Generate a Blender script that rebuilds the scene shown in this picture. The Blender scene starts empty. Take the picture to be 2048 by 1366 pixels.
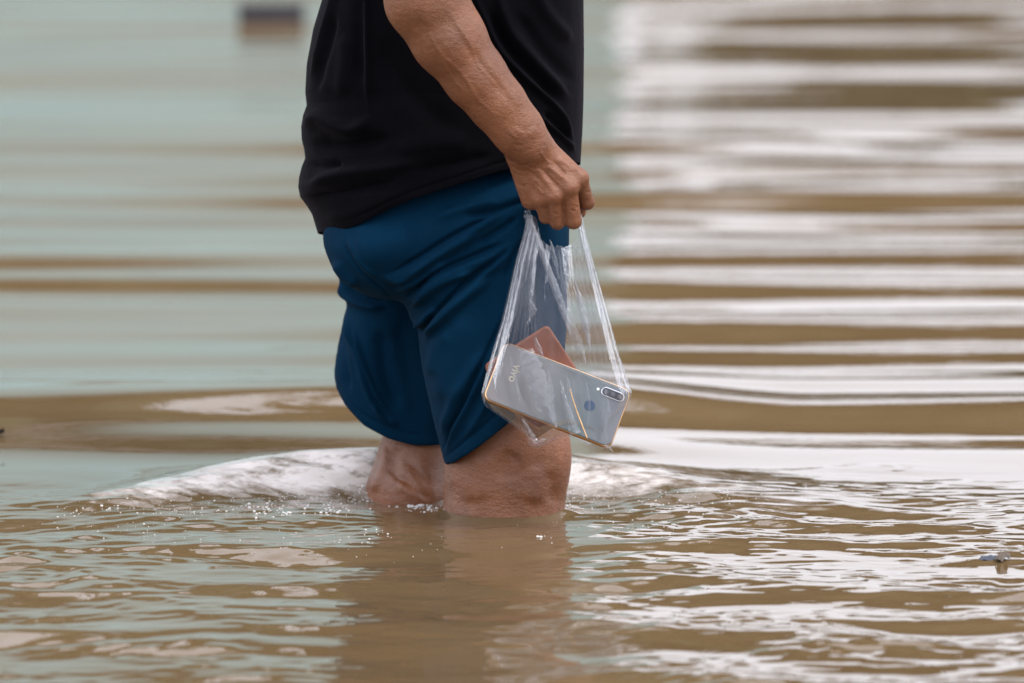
import bpy, math, random
import numpy as np
from mathutils import Matrix, Vector

random.seed(7)
RNG = np.random.default_rng(11)
R = math.radians
SC = bpy.context.scene
COL = SC.collection

# ------------------------------------------------------------------ camera, sky, sun, exposure
PITCH = 7.7
CAM = np.array((0.0, -9.0, 1.43))
LENS = 268.0
cam_data = bpy.data.cameras.new('camera')
cam = bpy.data.objects.new('camera', cam_data)
COL.objects.link(cam)
cam.location = CAM
cam.rotation_euler = (R(90 - PITCH), 0, 0)
cam_data.lens = LENS
cam_data.sensor_width = 36
cam_data.clip_start = 0.1
cam_data.clip_end = 2000
cam_data.dof.use_dof = True
cam_data.dof.focus_distance = 8.85
cam_data.dof.aperture_fstop = 4.5
SC.camera = cam

SUN_EL, SUN_AZ = 54.0, 128.0          # azimuth clockwise from +y seen from above
world = bpy.data.worlds.new('World')
SC.world = world
world.use_nodes = True
wn = world.node_tree
wn.nodes.clear()
w_out = wn.nodes.new('ShaderNodeOutputWorld')
w_bg = wn.nodes.new('ShaderNodeBackground')
w_sky = wn.nodes.new('ShaderNodeTexSky')
w_sky.sky_type = 'NISHITA'
w_sky.sun_disc = False
w_sky.sun_elevation = R(SUN_EL)
w_sky.sun_rotation = R(SUN_AZ)
w_sky.air_density = 1.0
w_sky.dust_density = 4.0
# an even layer of cloud over the clear sky: clouds with soft, broad structure
w_tc = wn.nodes.new('ShaderNodeTexCoord')
w_nz = wn.nodes.new('ShaderNodeTexNoise')
w_nz.inputs['Scale'].default_value = 2.2
w_nz.inputs['Detail'].default_value = 5
w_map = wn.nodes.new('ShaderNodeMapping')
w_map.inputs['Scale'].default_value = (1, 1, 2.5)
w_rmp = wn.nodes.new('ShaderNodeValToRGB')
w_rmp.color_ramp.elements[0].position = 0.3
w_rmp.color_ramp.elements[0].color = (8.7, 8.95, 9.9, 1)
w_rmp.color_ramp.elements[1].position = 0.72
w_rmp.color_ramp.elements[1].color = (11.2, 11.4, 12.3, 1)
w_mix = wn.nodes.new('ShaderNodeMix')
w_mix.data_type = 'RGBA'
w_mix.inputs[0].default_value = 0.93
wn.links.new(w_tc.outputs['Generated'], w_map.inputs['Vector'])
wn.links.new(w_map.outputs['Vector'], w_nz.inputs['Vector'])
wn.links.new(w_nz.outputs['Fac'], w_rmp.inputs['Fac'])
wn.links.new(w_sky.outputs['Color'], w_mix.inputs[6])
# an overcast sky is about twice as bright, so a good deal brighter overhead than at the horizon
w_sep = wn.nodes.new('ShaderNodeSeparateXYZ')
wn.links.new(w_tc.outputs['Generated'], w_sep.inputs[0])
w_el = wn.nodes.new('ShaderNodeMath'); w_el.operation = 'MULTIPLY_ADD'; w_el.use_clamp = True
w_el.inputs[1].default_value = 0.25; w_el.inputs[2].default_value = 0.75
wn.links.new(w_sep.outputs['Z'], w_el.inputs[0])
w_mul = wn.nodes.new('ShaderNodeVectorMath'); w_mul.operation = 'SCALE'
wn.links.new(w_rmp.outputs['Color'], w_mul.inputs[0])
wn.links.new(w_el.outputs[0], w_mul.inputs['Scale'])
wn.links.new(w_mul.outputs[0], w_mix.inputs[7])
wn.links.new(w_mix.outputs[2], w_bg.inputs['Color'])
w_bg.inputs['Strength'].default_value = 0.15
wn.links.new(w_bg.outputs['Background'], w_out.inputs['Surface'])

sun_data = bpy.data.lights.new('sun', 'SUN')
sun_data.energy = 1.5
sun_data.angle = R(18)
sun_data.color = (1.0, 0.96, 0.9)
sun = bpy.data.objects.new('sun', sun_data)
COL.objects.link(sun)
sd = Vector((math.sin(R(SUN_AZ)) * math.cos(R(SUN_EL)), math.cos(R(SUN_AZ)) * math.cos(R(SUN_EL)), math.sin(R(SUN_EL))))
sun.rotation_euler = sd.to_track_quat('Z', 'Y').to_euler()
sun.location = sd * 30

SC.view_settings.view_transform = 'Standard'
SC.view_settings.look = 'None'
SC.view_settings.exposure = 0.7
SC.view_settings.gamma = 1.0
SC.view_settings.use_curve_mapping = False
SC.cycles.transparent_max_bounces = 24
SC.cycles.max_bounces = 10
SC.cycles.use_denoising = True

# ------------------------------------------------------------------ picture <-> place
FPX = 2048 * LENS / 36.0
_p = R(PITCH)
C_F = np.array((0, math.cos(_p), -math.sin(_p)))
C_U = np.array((0, math.sin(_p), math.cos(_p)))
PX = 9.08 / FPX                       # metres for one photo pixel at the man


def P(px, py, y=0.0):
    d = C_F + np.array((1, 0, 0)) * (px - 1024) / FPX + C_U * (683 - py) / FPX
    t = (y - CAM[1]) / d[1]
    return CAM + d * t


def W(px, py, z=0.0):                 # where the sight line meets the level z
    d = C_F + np.array((1, 0, 0)) * (px - 1024) / FPX + C_U * (683 - py) / FPX
    t = (z - CAM[2]) / d[2]
    return CAM + d * t


def proj(v):
    d = v - CAM
    w = d @ C_F
    return 1024 + FPX * d[:, 0] / w, 683 - FPX * (d @ C_U) / w


# ------------------------------------------------------------------ mesh helpers
def mesh_np(name, V, F, smooth=True, uv=None):
    me = bpy.data.meshes.new(name)
    V = np.asarray(V, np.float32)
    F = np.asarray(F, np.int32)
    k = F.shape[1]
    me.vertices.add(len(V))
    me.vertices.foreach_set('co', V.ravel())
    me.loops.add(F.size)
    me.loops.foreach_set('vertex_index', F.ravel())
    me.polygons.add(len(F))
    me.polygons.foreach_set('loop_start', np.arange(0, F.size, k, dtype=np.int32))
    me.polygons.foreach_set('loop_total', np.full(len(F), k, np.int32))
    me.update(calc_edges=True)
    if smooth:
        me.polygons.foreach_set('use_smooth', np.ones(len(F), bool))
    if uv is not None:
        l = me.uv_layers.new(name='UVMap')
        l.data.foreach_set('uv', np.asarray(uv, np.float32)[F.ravel()].ravel())
    me.validate()
    return me


def obj(name, me, mat=None, parent=None):
    o = bpy.data.objects.new(name, me)
    COL.objects.link(o)
    if mat is not None and me is not None:
        me.materials.append(mat)
    if parent is not None:
        o.parent = parent
    return o


def empty(name, loc=(0, 0, 0)):
    o = bpy.data.objects.new(name, None)
    COL.objects.link(o)
    o.location = loc
    return o


def tag(o, label=None, cat=None, group=None, kind=None):
    if label: o['label'] = label
    if cat: o['category'] = cat
    if group: o['group'] = group
    if kind: o['kind'] = kind
    return o


def py_mesh(name, V, F, smooth=False):
    me = bpy.data.meshes.new(name)
    me.from_pydata([tuple(map(float, v)) for v in V], [], [tuple(map(int, f)) for f in F])
    me.update()
    if smooth:
        for p in me.polygons: p.use_smooth = True
    return me


def box_vf(x0, x1, y0, y1, z0, z1):
    V = [(x0, y0, z0), (x1, y0, z0), (x1, y1, z0), (x0, y1, z0), (x0, y0, z1), (x1, y0, z1), (x1, y1, z1), (x0, y1, z1)]
    F = [(0, 3, 2, 1), (4, 5, 6, 7), (0, 1, 5, 4), (1, 2, 6, 5), (2, 3, 7, 6), (3, 0, 4, 7)]
    return V, F


def join_vf(parts):
    V, F = [], []
    for v, f in parts:
        n = len(V)
        V += list(v)
        F += [tuple(i + n for i in q) for q in f]
    return V, F


def vnormals(V, F):
    a = V[F[:, 2]] - V[F[:, 0]]
    b = V[F[:, 3]] - V[F[:, 1]]
    n = np.cross(a, b)
    N = np.zeros_like(V)
    for k in range(4):
        for c in range(3):
            N[:, c] += np.bincount(F[:, k], n[:, c], len(V))
    return N / (np.linalg.norm(N, axis=1, keepdims=True) + 1e-12)


def smooth_mesh(V, F, it=2, lam=0.5, mask=None):
    e = np.concatenate([F[:, [0, 1]], F[:, [1, 2]], F[:, [2, 3]], F[:, [3, 0]]])
    i = np.concatenate([e[:, 0], e[:, 1]])
    j = np.concatenate([e[:, 1], e[:, 0]])
    cnt = np.bincount(i, minlength=len(V))[:, None]
    for s in range(it):
        A = np.stack([np.bincount(i, V[j, c], len(V)) for c in range(3)], 1) / np.maximum(cnt, 1)
        d = (A - V) * (lam if s % 2 == 0 else lam)
        V = V + (d if mask is None else d * mask[:, None])
    return V


def polydist(px, py, pts):
    """distance, signed side and 0..1 place along a polyline"""
    pts = np.asarray(pts, float)
    seg = np.linalg.norm(np.diff(pts, axis=0), axis=1)
    cum = np.concatenate([[0], np.cumsum(seg)])
    D = np.full(px.shape, 1e9); S = np.zeros(px.shape); T = np.zeros(px.shape)
    for k in range(len(pts) - 1):
        a, b = pts[k], pts[k + 1]
        ab = b - a
        t = np.clip(((px - a[0]) * ab[0] + (py - a[1]) * ab[1]) / (ab @ ab + 1e-9), 0, 1)
        dx, dy = px - a[0] - t * ab[0], py - a[1] - t * ab[1]
        d = np.hypot(dx, dy)
        m = d < D
        D = np.where(m, d, D)
        S = np.where(m, np.sign(ab[0] * dy - ab[1] * dx), S)
        T = np.where(m, (cum[k] + t * seg[k]) / cum[-1], T)
    return D, S, T


def spline(pts, n=8):
    """Catmull-Rom through the points"""
    p = np.asarray(pts, float)
    if len(p) < 3: return p
    q = np.vstack([2 * p[0] - p[1], p, 2 * p[-1] - p[-2]])
    out = []
    for i in range(1, len(q) - 2):
        for t in np.linspace(0, 1, n, endpoint=False):
            a, b, c, d = q[i - 1], q[i], q[i + 1], q[i + 2]
            out.append(0.5 * (2 * b + (c - a) * t + (2 * a - 5 * b + 4 * c - d) * t * t + (3 * b - a - 3 * c + d) * t ** 3))
    out.append(p[-1])
    return np.array(out)


def sculpt(V, N, strokes, face=-0.05):
    """folds, veins and seams: strokes that raise or sink the surface that faces -y"""
    px, py = proj(V)
    m = np.clip((-N[:, 1] - face) / 0.25, 0, 1)
    disp = np.zeros(len(V))
    for pts, w, h, kind in strokes:
        pts = spline(pts)
        lo, hi = pts.min(0) - 5 * w, pts.max(0) + 5 * w
        sel = np.nonzero((px > lo[0]) & (px < hi[0]) & (py > lo[1]) & (py < hi[1]) & (m > 0))[0]
        if len(sel) == 0: continue
        D, S, T = polydist(px[sel], py[sel], pts)
        fade = np.clip(np.minimum(T, 1 - T) / 0.22, 0, 1)
        fade = fade * fade * (3 - 2 * fade)
        ww = w * (0.55 + 0.45 * fade)
        if kind == 'g':
            v = np.exp(-(D / ww) ** 2)
        elif kind == 'f':      # a fold: a full lip on the right of the stroke that dives into a groove on its left
            s = D * S / ww
            v = np.exp(-((s - 0.9) / 1.3) ** 2) - 1.15 * np.exp(-((s + 0.55) / 0.6) ** 2)
        elif kind == 't':      # one layer over the next
            s = D * S / ww
            v = np.tanh(s * 2.2) * np.exp(-(s / 3.0) ** 2)
        disp[sel] += v * h * 1e-3 * fade * m[sel]
    return V + N * disp[:, None]


# ------------------------------------------------------------------ implicit surfaces on a grid
class Grid:
    def __init__(s, xs, ys, zs, far=0.06):
        s.ax = [np.asarray(a, np.float32) for a in (xs, ys, zs)]
        s.F = np.full([len(a) for a in s.ax], far, np.float32)

    def sub(s, lo, hi):
        sl = []
        for a, l, h in zip(s.ax, lo, hi):
            i0 = max(int(np.searchsorted(a, l)) - 1, 0)
            i1 = min(int(np.searchsorted(a, h)) + 1, len(a))
            if i1 <= i0: return None
            sl.append(slice(i0, i1))
        return tuple(sl)

    def pts(s, sl):
        X = s.ax[0][sl[0]][:, None, None]
        Y = s.ax[1][sl[1]][None, :, None]
        Z = s.ax[2][sl[2]][None, None, :]
        return X, Y, Z

    def put(s, sl, d, k):
        f = s.F[sl]
        if k <= 0:
            s.F[sl] = np.minimum(f, d)
        else:
            h = np.clip(0.5 + 0.5 * (f - d) / k, 0, 1)
            s.F[sl] = f * (1 - h) + d * h - k * h * (1 - h)

    def cap(s, a, b, ra, rb, k=0.01, sy=1.0):
        """round cone from a to b; sy squeezes it along y"""
        a, b = np.asarray(a, float), np.asarray(b, float)
        m = max(ra, rb) * max(1, sy) + 0.02 + k
        sl = s.sub(np.minimum(a, b) - m, np.maximum(a, b) + m)
        if sl is None: return
        X, Y, Z = s.pts(sl)
        ba = b - a
        ba2 = ba @ ba + 1e-12
        px, py, pz = X - a[0], Y - a[1], Z - a[2]
        h = np.clip((px * ba[0] + py * ba[1] + pz * ba[2]) / ba2, 0, 1)
        d = np.sqrt((px - ba[0] * h) ** 2 + ((py - ba[1] * h) / sy) ** 2 + (pz - ba[2] * h) ** 2) - (ra + (rb - ra) * h)
        s.put(sl, d.astype(np.float32), k)

    def chain(s, pts, k=0.01, sy=1.0):
        for (a, ra), (b, rb) in zip(pts[:-1], pts[1:]):
            s.cap(a, b, ra, rb, k, sy)

    def ell(s, c, r, k=0.01, rot=None):
        c, r = np.asarray(c, float), np.asarray(r, float)
        m = max(r) + 0.02 + k
        sl = s.sub(c - m, c + m)
        if sl is None: return
        X, Y, Z = s.pts(sl)
        x, y, z = X - c[0], Y - c[1], Z - c[2]
        if rot is not None:
            q = rot
            x, y, z = q[0][0] * x + q[0][1] * y + q[0][2] * z, q[1][0] * x + q[1][1] * y + q[1][2] * z, q[2][0] * x + q[2][1] * y + q[2][2] * z
        k0 = np.sqrt((x / r[0]) ** 2 + (y / r[1]) ** 2 + (z / r[2]) ** 2)
        k1 = np.sqrt((x / r[0] ** 2) ** 2 + (y / r[1] ** 2) ** 2 + (z / r[2] ** 2) ** 2) + 1e-9
        s.put(sl, (k0 * (k0 - 1) / k1).astype(np.float32), k)

    def nets(s):
        F = s.F
        ins = F < 0
        c = np.zeros([n - 1 for n in F.shape], np.int8)
        for i in (0, 1):
            for j in (0, 1):
                for k in (0, 1):
                    c += ins[i:F.shape[0] - 1 + i, j:F.shape[1] - 1 + j, k:F.shape[2] - 1 + k]
        act = np.nonzero((c > 0) & (c < 8))
        idx = np.full(c.shape, -1, np.int32)
        idx[act] = np.arange(len(act[0]))
        A = np.stack(act, 1)
        pos = np.zeros((len(A), 3)); cnt = np.zeros(len(A))
        corners = [(i, j, k) for i in (0, 1) for j in (0, 1) for k in (0, 1)]
        val = {q: F[A[:, 0] + q[0], A[:, 1] + q[1], A[:, 2] + q[2]] for q in corners}
        for a in corners:
            for ax in range(3):
                if a[ax] == 0:
                    b = list(a); b[ax] = 1; b = tuple(b)
                    va, vb = val[a], val[b]
                    m = (va < 0) != (vb < 0)
                    t = np.where(m, va / np.where(m, va - vb, 1), 0)
                    for q in range(3):
                        pos[:, q] += np.where(m, a[q] + (t if q == ax else 0), 0)
                    cnt += m
        pos = pos / cnt[:, None] + A
        V = np.stack([np.interp(pos[:, q], np.arange(len(s.ax[q])), s.ax[q]) for q in range(3)], 1)
        faces = []
        n = F.shape
        for ax in range(3):
            u, v = (ax + 1) % 3, (ax + 2) % 3
            sa = [slice(None)] * 3; sb = [slice(None)] * 3
            sa[ax] = slice(0, n[ax] - 1); sb[ax] = slice(1, n[ax])
            for q in (u, v):
                sa[q] = slice(1, n[q] - 1); sb[q] = slice(1, n[q] - 1)
            a, b = ins[tuple(sa)], ins[tuple(sb)]
            e = np.nonzero(a != b)
            base = [None] * 3
            base[ax] = e[ax]; base[u] = e[u] + 1; base[v] = e[v] + 1
            fl = a[e]
            def cell(du, dv):
                q = [None] * 3
                q[ax] = base[ax]; q[u] = base[u] + du; q[v] = base[v] + dv
                return idx[tuple(q)]
            f = np.stack([cell(-1, -1), cell(0, -1), cell(0, 0), cell(-1, 0)], 1)
            f[~fl] = f[~fl][:, ::-1]
            faces.append(f)
        return V, np.concatenate(faces)


# ------------------------------------------------------------------ materials
class NT:
    def __init__(s, name):
        s.m = bpy.data.materials.new(name)
        s.m.use_nodes = True
        s.t = s.m.node_tree
        s.b = s.t.nodes['Principled BSDF']
        s.out = s.t.nodes['Material Output']

    def n(s, kind, **kw):
        q = s.t.nodes.new('ShaderNode' + kind)
        for k, v in kw.items():
            if k in q.inputs: q.inputs[k].default_value = v
            else: setattr(q, k, v)
        return q

    def l(s, a, b):
        s.t.links.new(a, b)

    def set(s, **kw):
        for k, v in kw.items():
            s.b.inputs[k.replace('_', ' ')].default_value = v

    def coords(s, kind='Object', scale=(1, 1, 1), rot=(0, 0, 0)):
        tc = s.n('TexCoord'); mp = s.n('Mapping')
        mp.inputs['Scale'].default_value = scale
        mp.inputs['Rotation'].default_value = rot
        s.l(tc.outputs[kind], mp.inputs['Vector'])
        return mp.outputs['Vector']

    def noise(s, vec, scale, detail=4, rough=0.55):
        q = s.n('TexNoise')
        q.inputs['Scale'].default_value = scale
        q.inputs['Detail'].default_value = detail
        q.inputs['Roughness'].default_value = rough
        s.l(vec, q.inputs['Vector'])
        return q.outputs['Fac']

    def ramp(s, fac, stops):
        q = s.n('ValToRGB')
        e = q.color_ramp.elements
        while len(e) < len(stops): e.new(0.5)
        for a, (p, c) in zip(e, stops):
            a.position = p; a.color = (*c, 1) if len(c) == 3 else c
        s.l(fac, q.inputs['Fac'])
        return q.outputs['Color']

    def bump(s, fac, strength, dist, prev=None):
        q = s.n('Bump')
        q.inputs['Strength'].default_value = strength
        q.inputs['Distance'].default_value = dist
        s.l(fac, q.inputs['Height'])
        if prev is not None: s.l(prev, q.inputs['Normal'])
        return q.outputs['Normal']


def plain(name, col, rough=0.6, metal=0.0, var=0.15, scale=30, bump=0.0, bscale=200, bdist=0.002, **kw):
    t = NT(name)
    v = t.coords()
    f = t.noise(v, scale)
    lo = tuple(c * (1 - var) for c in col); hi = tuple(min(1, c * (1 + var)) for c in col)
    t.l(t.ramp(f, [(0.3, lo), (0.7, hi)]), t.b.inputs['Base Color'])
    t.set(Roughness=rough, Metallic=metal, **kw)
    if bump:
        t.l(t.bump(t.noise(v, bscale), bump, bdist), t.b.inputs['Normal'])
    return t.m


def skin_mat():
    t = NT('skin')
    v = t.coords()
    big = t.noise(v, 16, 4)
    fine = t.noise(v, 180, 5, 0.7)
    c1 = t.ramp(big, [(0.3, (0.136, 0.048, 0.019)), (0.52, (0.198, 0.074, 0.031)), (0.74, (0.262, 0.106, 0.051))])
    mx = t.n('Mix', data_type='RGBA', blend_type='MULTIPLY')
    mx.inputs[0].default_value = 0.5
    t.l(c1, mx.inputs[6])
    t.l(t.ramp(fine, [(0.3, (0.62, 0.55, 0.52)), (0.7, (1.0, 1.0, 1.0))]), mx.inputs[7])
    t.l(mx.outputs[2], t.b.inputs['Base Color'])
    geo = t.n('NewGeometry'); sp = t.n('SeparateXYZ'); t.l(geo.outputs['Position'], sp.inputs[0])
    wob = t.n('Math', operation='MULTIPLY_ADD'); wob.inputs[1].default_value = 0.05; t.l(big, wob.inputs[0]); t.l(sp.outputs['Z'], wob.inputs[2])
    wet = t.n('MapRange'); wet.inputs[1].default_value = 0.075; wet.inputs[2].default_value = 0.10; wet.inputs[3].default_value = 0.22; wet.inputs[4].default_value = 0.47
    t.l(wob.outputs[0], wet.inputs[0]); t.l(wet.outputs[0], t.b.inputs['Roughness'])
    t.set(Specular_IOR_Level=0.5, Subsurface_Weight=0.1, Subsurface_Scale=0.006)
    t.b.inputs['Subsurface Radius'].default_value = (1.0, 0.35, 0.2)
    b = t.bump(t.noise(v, 480, 3, 0.65), 0.5, 0.0014)
    b = t.bump(t.noise(t.coords(scale=(1, 1, 1.6), rot=(0, 0.6, 0)), 110, 5, 0.65), 0.38, 0.004, b)
    t.l(b, t.b.inputs['Normal'])
    return t.m


def cloth_mat(name, lo, hi, sheen, tint, rough=0.85):
    t = NT(name)
    v = t.coords()
    f = t.noise(v, 9, 5)
    t.l(t.ramp(f, [(0.3, lo), (0.7, hi)]), t.b.inputs['Base Color'])
    t.set(Roughness=rough, Specular_IOR_Level=0.04, Sheen_Weight=sheen, Sheen_Roughness=0.4)
    t.b.inputs['Sheen Tint'].default_value = (*tint, 1)
    b = t.bump(t.noise(v, 900, 2, 0.6), 0.25, 0.0006)
    b = t.bump(t.noise(t.coords(scale=(1, 1, 1)), 42, 4, 0.55), 0.22, 0.006, b)
    t.l(b, t.b.inputs['Normal'])
    return t.m


def water_mat():
    t = NT('muddy_water')
    v = t.coords()
    f = t.noise(v, 1.6, 5, 0.6)
    mud = t.ramp(f, [(0.3, (0.092, 0.058, 0.027)), (0.7, (0.120, 0.078, 0.039))])
    # patchy pale colour on the raised wave's face, and froth round the legs
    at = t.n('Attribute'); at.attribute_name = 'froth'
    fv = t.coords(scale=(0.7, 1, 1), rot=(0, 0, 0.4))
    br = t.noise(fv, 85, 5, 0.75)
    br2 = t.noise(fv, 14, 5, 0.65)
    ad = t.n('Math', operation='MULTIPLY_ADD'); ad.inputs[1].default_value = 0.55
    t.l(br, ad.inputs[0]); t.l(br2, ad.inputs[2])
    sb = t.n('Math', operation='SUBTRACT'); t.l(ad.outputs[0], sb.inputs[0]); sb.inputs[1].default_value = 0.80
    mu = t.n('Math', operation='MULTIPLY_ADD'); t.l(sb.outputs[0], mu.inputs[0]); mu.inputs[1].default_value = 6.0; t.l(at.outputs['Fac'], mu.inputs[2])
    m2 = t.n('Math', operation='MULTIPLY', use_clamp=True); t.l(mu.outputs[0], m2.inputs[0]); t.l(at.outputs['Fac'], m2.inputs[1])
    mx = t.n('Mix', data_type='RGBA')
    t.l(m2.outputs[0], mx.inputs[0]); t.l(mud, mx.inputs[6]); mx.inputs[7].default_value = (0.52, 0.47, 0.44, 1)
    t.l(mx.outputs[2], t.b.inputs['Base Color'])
    t.set(Roughness=0.015, IOR=1.333, Specular_IOR_Level=0.5)
    b = t.bump(t.noise(t.coords(scale=(0.5, 1, 1)), 70, 2, 0.5), 0.05, 0.002)
    fb = t.n('Math', operation='MULTIPLY'); t.l(t.noise(fv, 130, 4, 0.7), fb.inputs[0]); t.l(at.outputs['Fac'], fb.inputs[1])
    b = t.bump(fb.outputs[0], 0.14, 0.004, b)
    t.l(b, t.b.inputs['Normal'])
    return t.m


def film_mat(name, base, streak, gloss):
    """clear plastic film, with pale haze painted in for creases and their highlights"""
    t = NT(name)
    uv = t.n('UVMap')
    mp = t.n('Mapping')
    mp.inputs['Scale'].default_value = (15, 1.0, 1)
    t.l(uv.outputs['UV'], mp.inputs['Vector'])
    f = t.noise(mp.outputs['Vector'], 1.6, 5, 0.65)
    r = t.ramp(f, [(0.42, (base,) * 3), (0.6, (base + 0.35 * streak,) * 3), (0.78, (base + streak,) * 3)])
    tr = t.n('BsdfTransparent'); tr.inputs['Color'].default_value = (0.98, 0.985, 1, 1)
    gl = t.n('BsdfGlossy'); gl.inputs['Roughness'].default_value = 0.24
    gl.inputs['Color'].default_value = (1, 1, 1, 1)
    df = t.n('BsdfDiffuse'); df.inputs['Color'].default_value = (0.36, 0.38, 0.43, 1)
    tl = t.n('BsdfTranslucent'); tl.inputs['Color'].default_value = (0.34, 0.36, 0.42, 1)
    hz = t.n('MixShader'); hz.inputs[0].default_value = 0.4
    t.l(df.outputs[0], hz.inputs[1]); t.l(tl.outputs[0], hz.inputs[2])
    m1 = t.n('MixShader')
    t.l(r, m1.inputs[0]); t.l(tr.outputs[0], m1.inputs[1]); t.l(hz.outputs[0], m1.inputs[2])
    fr = t.n('Fresnel'); fr.inputs['IOR'].default_value = 1.45
    mul = t.n('Math', operation='MULTIPLY'); mul.inputs[1].default_value = gloss
    t.l(fr.outputs[0], mul.inputs[0])
    m2 = t.n('MixShader')
    t.l(mul.outputs[0], m2.inputs[0]); t.l(m1.outputs[0], m2.inputs[1]); t.l(gl.outputs[0], m2.inputs[2])
    v = t.coords()
    b = t.bump(t.noise(v, 95, 3, 0.6), 0.32, 0.004)
    b = t.bump(f, 0.5, 0.003, b)
    for q in (gl, df, fr): t.l(b, q.inputs['Normal'])
    t.l(m2.outputs[0], t.out.inputs['Surface'])
    t.t.nodes.remove(t.b)
    return t.m


M = {}
M['skin'] = skin_mat()
M['hair'] = plain('black_hair', (0.012, 0.01, 0.009), 0.5, bump=0.4, bscale=400)
M['shirt'] = cloth_mat('black_jersey', (0.0014, 0.0013, 0.0022), (0.0026, 0.0024, 0.0038), 0.03, (0.75, 0.7, 0.9))
M['shorts'] = cloth_mat('navy_jersey', (0.0008, 0.014, 0.034), (0.0014, 0.020, 0.046), 0.02, (0.3, 0.6, 0.9))
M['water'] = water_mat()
M['mud'] = plain('mud', (0.13, 0.09, 0.05), 0.9, bump=0.5, bscale=8, bdist=0.05, scale=2)
M['film'] = film_mat('plastic_film', 0.05, 0.17, 0.34)
M['fold'] = film_mat('creased_plastic', 0.10, 0.22, 1.2)
M['soft_fold'] = film_mat('soft_creased_plastic', 0.05, 0.30, 0.7)
M['glint_fold'] = film_mat('doubled_glint_plastic', 0.36, 0.2, 1.2)  # whitest creases: pale haze stands in for the sky glint on them
M['gold'] = plain('gold_metal', (0.72, 0.44, 0.22), 0.3, 1.0, 0.06)
M['lensrim'] = plain('lens_rim_metal', (0.7, 0.7, 0.72), 0.25, 1.0, 0.03)
M['black_glass'] = plain('black_glass', (0.015, 0.015, 0.02), 0.08, 0, 0.1)
M['lens'] = plain('lens_glass', (0.06, 0.06, 0.075), 0.12, 0, 0.2, scale=300)
M['blue_glass'] = plain('sensor_glass', (0.004, 0.03, 0.075), 0.35, 0, 0.2)
M['flash'] = plain('flash_diffuser', (0.85, 0.85, 0.8), 0.3)
M['logo'] = plain('silver_print', (0.30, 0.27, 0.21), 0.5, 0.4, 0.05)
M['leather'] = plain('brown_leather', (0.20, 0.055, 0.02), 0.5, 0, 0.25, scale=40, bump=0.4, bscale=260, bdist=0.001)
M['thread'] = plain('wallet_thread', (0.16, 0.055, 0.03), 0.7)
M['lining'] = plain('wallet_lining', (0.06, 0.025, 0.015), 0.8)


def phone_glass():
    t = NT('phone_back_glass')
    tc = t.n('TexCoord'); sp = t.n('SeparateXYZ')
    t.l(tc.outputs['Object'], sp.inputs[0])
    mr = t.n('MapRange'); mr.inputs[1].default_value = -0.08; mr.inputs[2].default_value = 0.08
    t.l(sp.outputs['X'], mr.inputs[0])
    t.l(t.ramp(mr.outputs[0], [(0.0, (0.125, 0.112, 0.112)), (0.4, (0.145, 0.142, 0.138)), (0.75, (0.082, 0.103, 0.108)), (1.0, (0.105, 0.105, 0.118))]), t.b.inputs['Base Color'])
    t.set(Roughness=0.14, Metallic=0.2, Coat_Weight=0.5)
    return t.m


M['phone'] = phone_glass()

# ------------------------------------------------------------------ the flood water
def waves(X, Y, n, l0, l1, spread, slope, seed, skew=0.0):
    """sum of n travelling ripples, crests roughly along x, with the given rms slope"""
    g = np.random.default_rng(seed)
    H = np.zeros_like(X)
    lam = np.exp(g.uniform(math.log(l0), math.log(l1), n))
    ang = g.normal(skew, spread, n)
    ph = g.uniform(0, 2 * math.pi, n)
    for q in range(n):
        k = 2 * math.pi / lam[q]
        H += (slope * math.sqrt(2 / n) / k) * np.sin(k * (math.sin(ang[q]) * X + math.cos(ang[q]) * Y) + ph[q])
    return H


def blob(X, Y, sx, sy, seed):
    """slow 0..1 patchiness"""
    g = np.random.default_rng(seed)
    H = np.zeros_like(X)
    for q in range(9):
        a = g.uniform(0, 2 * math.pi)
        f = g.uniform(0.6, 1.8)
        H += np.sin(2 * math.pi * f * (math.cos(a) * X / sx + math.sin(a) * Y / sy) + g.uniform(0, 6.3))
    return np.clip(0.5 + H / 6.0, 0, 1)


def sstep(a, b, x):
    t = np.clip((x - a) / (b - a), 0, 1)
    return t * t * (3 - 2 * t)


def xpx(p): return (p - 1024) * PX


WL = 0.016                            # water level
RID_X = [xpx(q) for q in (-300, 0, 130, 400, 600, 750, 940, 1130, 1300, 1500, 1750, 1900, 2300)]
RID_A = [0.0, 0.002, 0.005, 0.021, 0.029, 0.033, 0.034, 0.029, 0.021, 0.011, 0.004, 0.002, 0.0]
RID_Y = [-0.16, -0.11, -0.05, 0.125, 0.165, 0.19, 0.195, 0.18, 0.13, 0.085, 0.01, -0.04, -0.15]


def packets(X, Y, n, l0, l1, spread, slope, seed, peak=2.0, el=3.5):
    """broken ripples: peaked crests that come in short packets"""
    g = np.random.default_rng(seed)
    H = np.zeros_like(X)
    lam = np.exp(g.uniform(math.log(l0), math.log(l1), n))
    ang = g.normal(0, spread, n)
    for q in range(n):
        k = 2 * math.pi / lam[q]
        sa, ca = math.sin(ang[q]), math.cos(ang[q])
        u = sa * X + ca * Y; v = ca * X - sa * Y
        L = lam[q] * el * g.uniform(0.7, 1.6)
        e = np.clip(np.sin(2 * math.pi * v / L + g.uniform(0, 6.3) + 1.3 * np.sin(2 * math.pi * u / (L * 1.7) + g.uniform(0, 6.3))), 0, 1) * np.clip(0.3 + np.sin(2 * math.pi * u / (L * 1.3) + g.uniform(0, 6.3)), 0, 1)
        c = ((1 + np.cos(k * u + g.uniform(0, 6.3) + 0.7 * np.sin(2 * math.pi * v / (L * 0.8)))) / 2) ** peak
        H += (slope * 2.4 / math.sqrt(n) / k) * c * e
    return H


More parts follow.
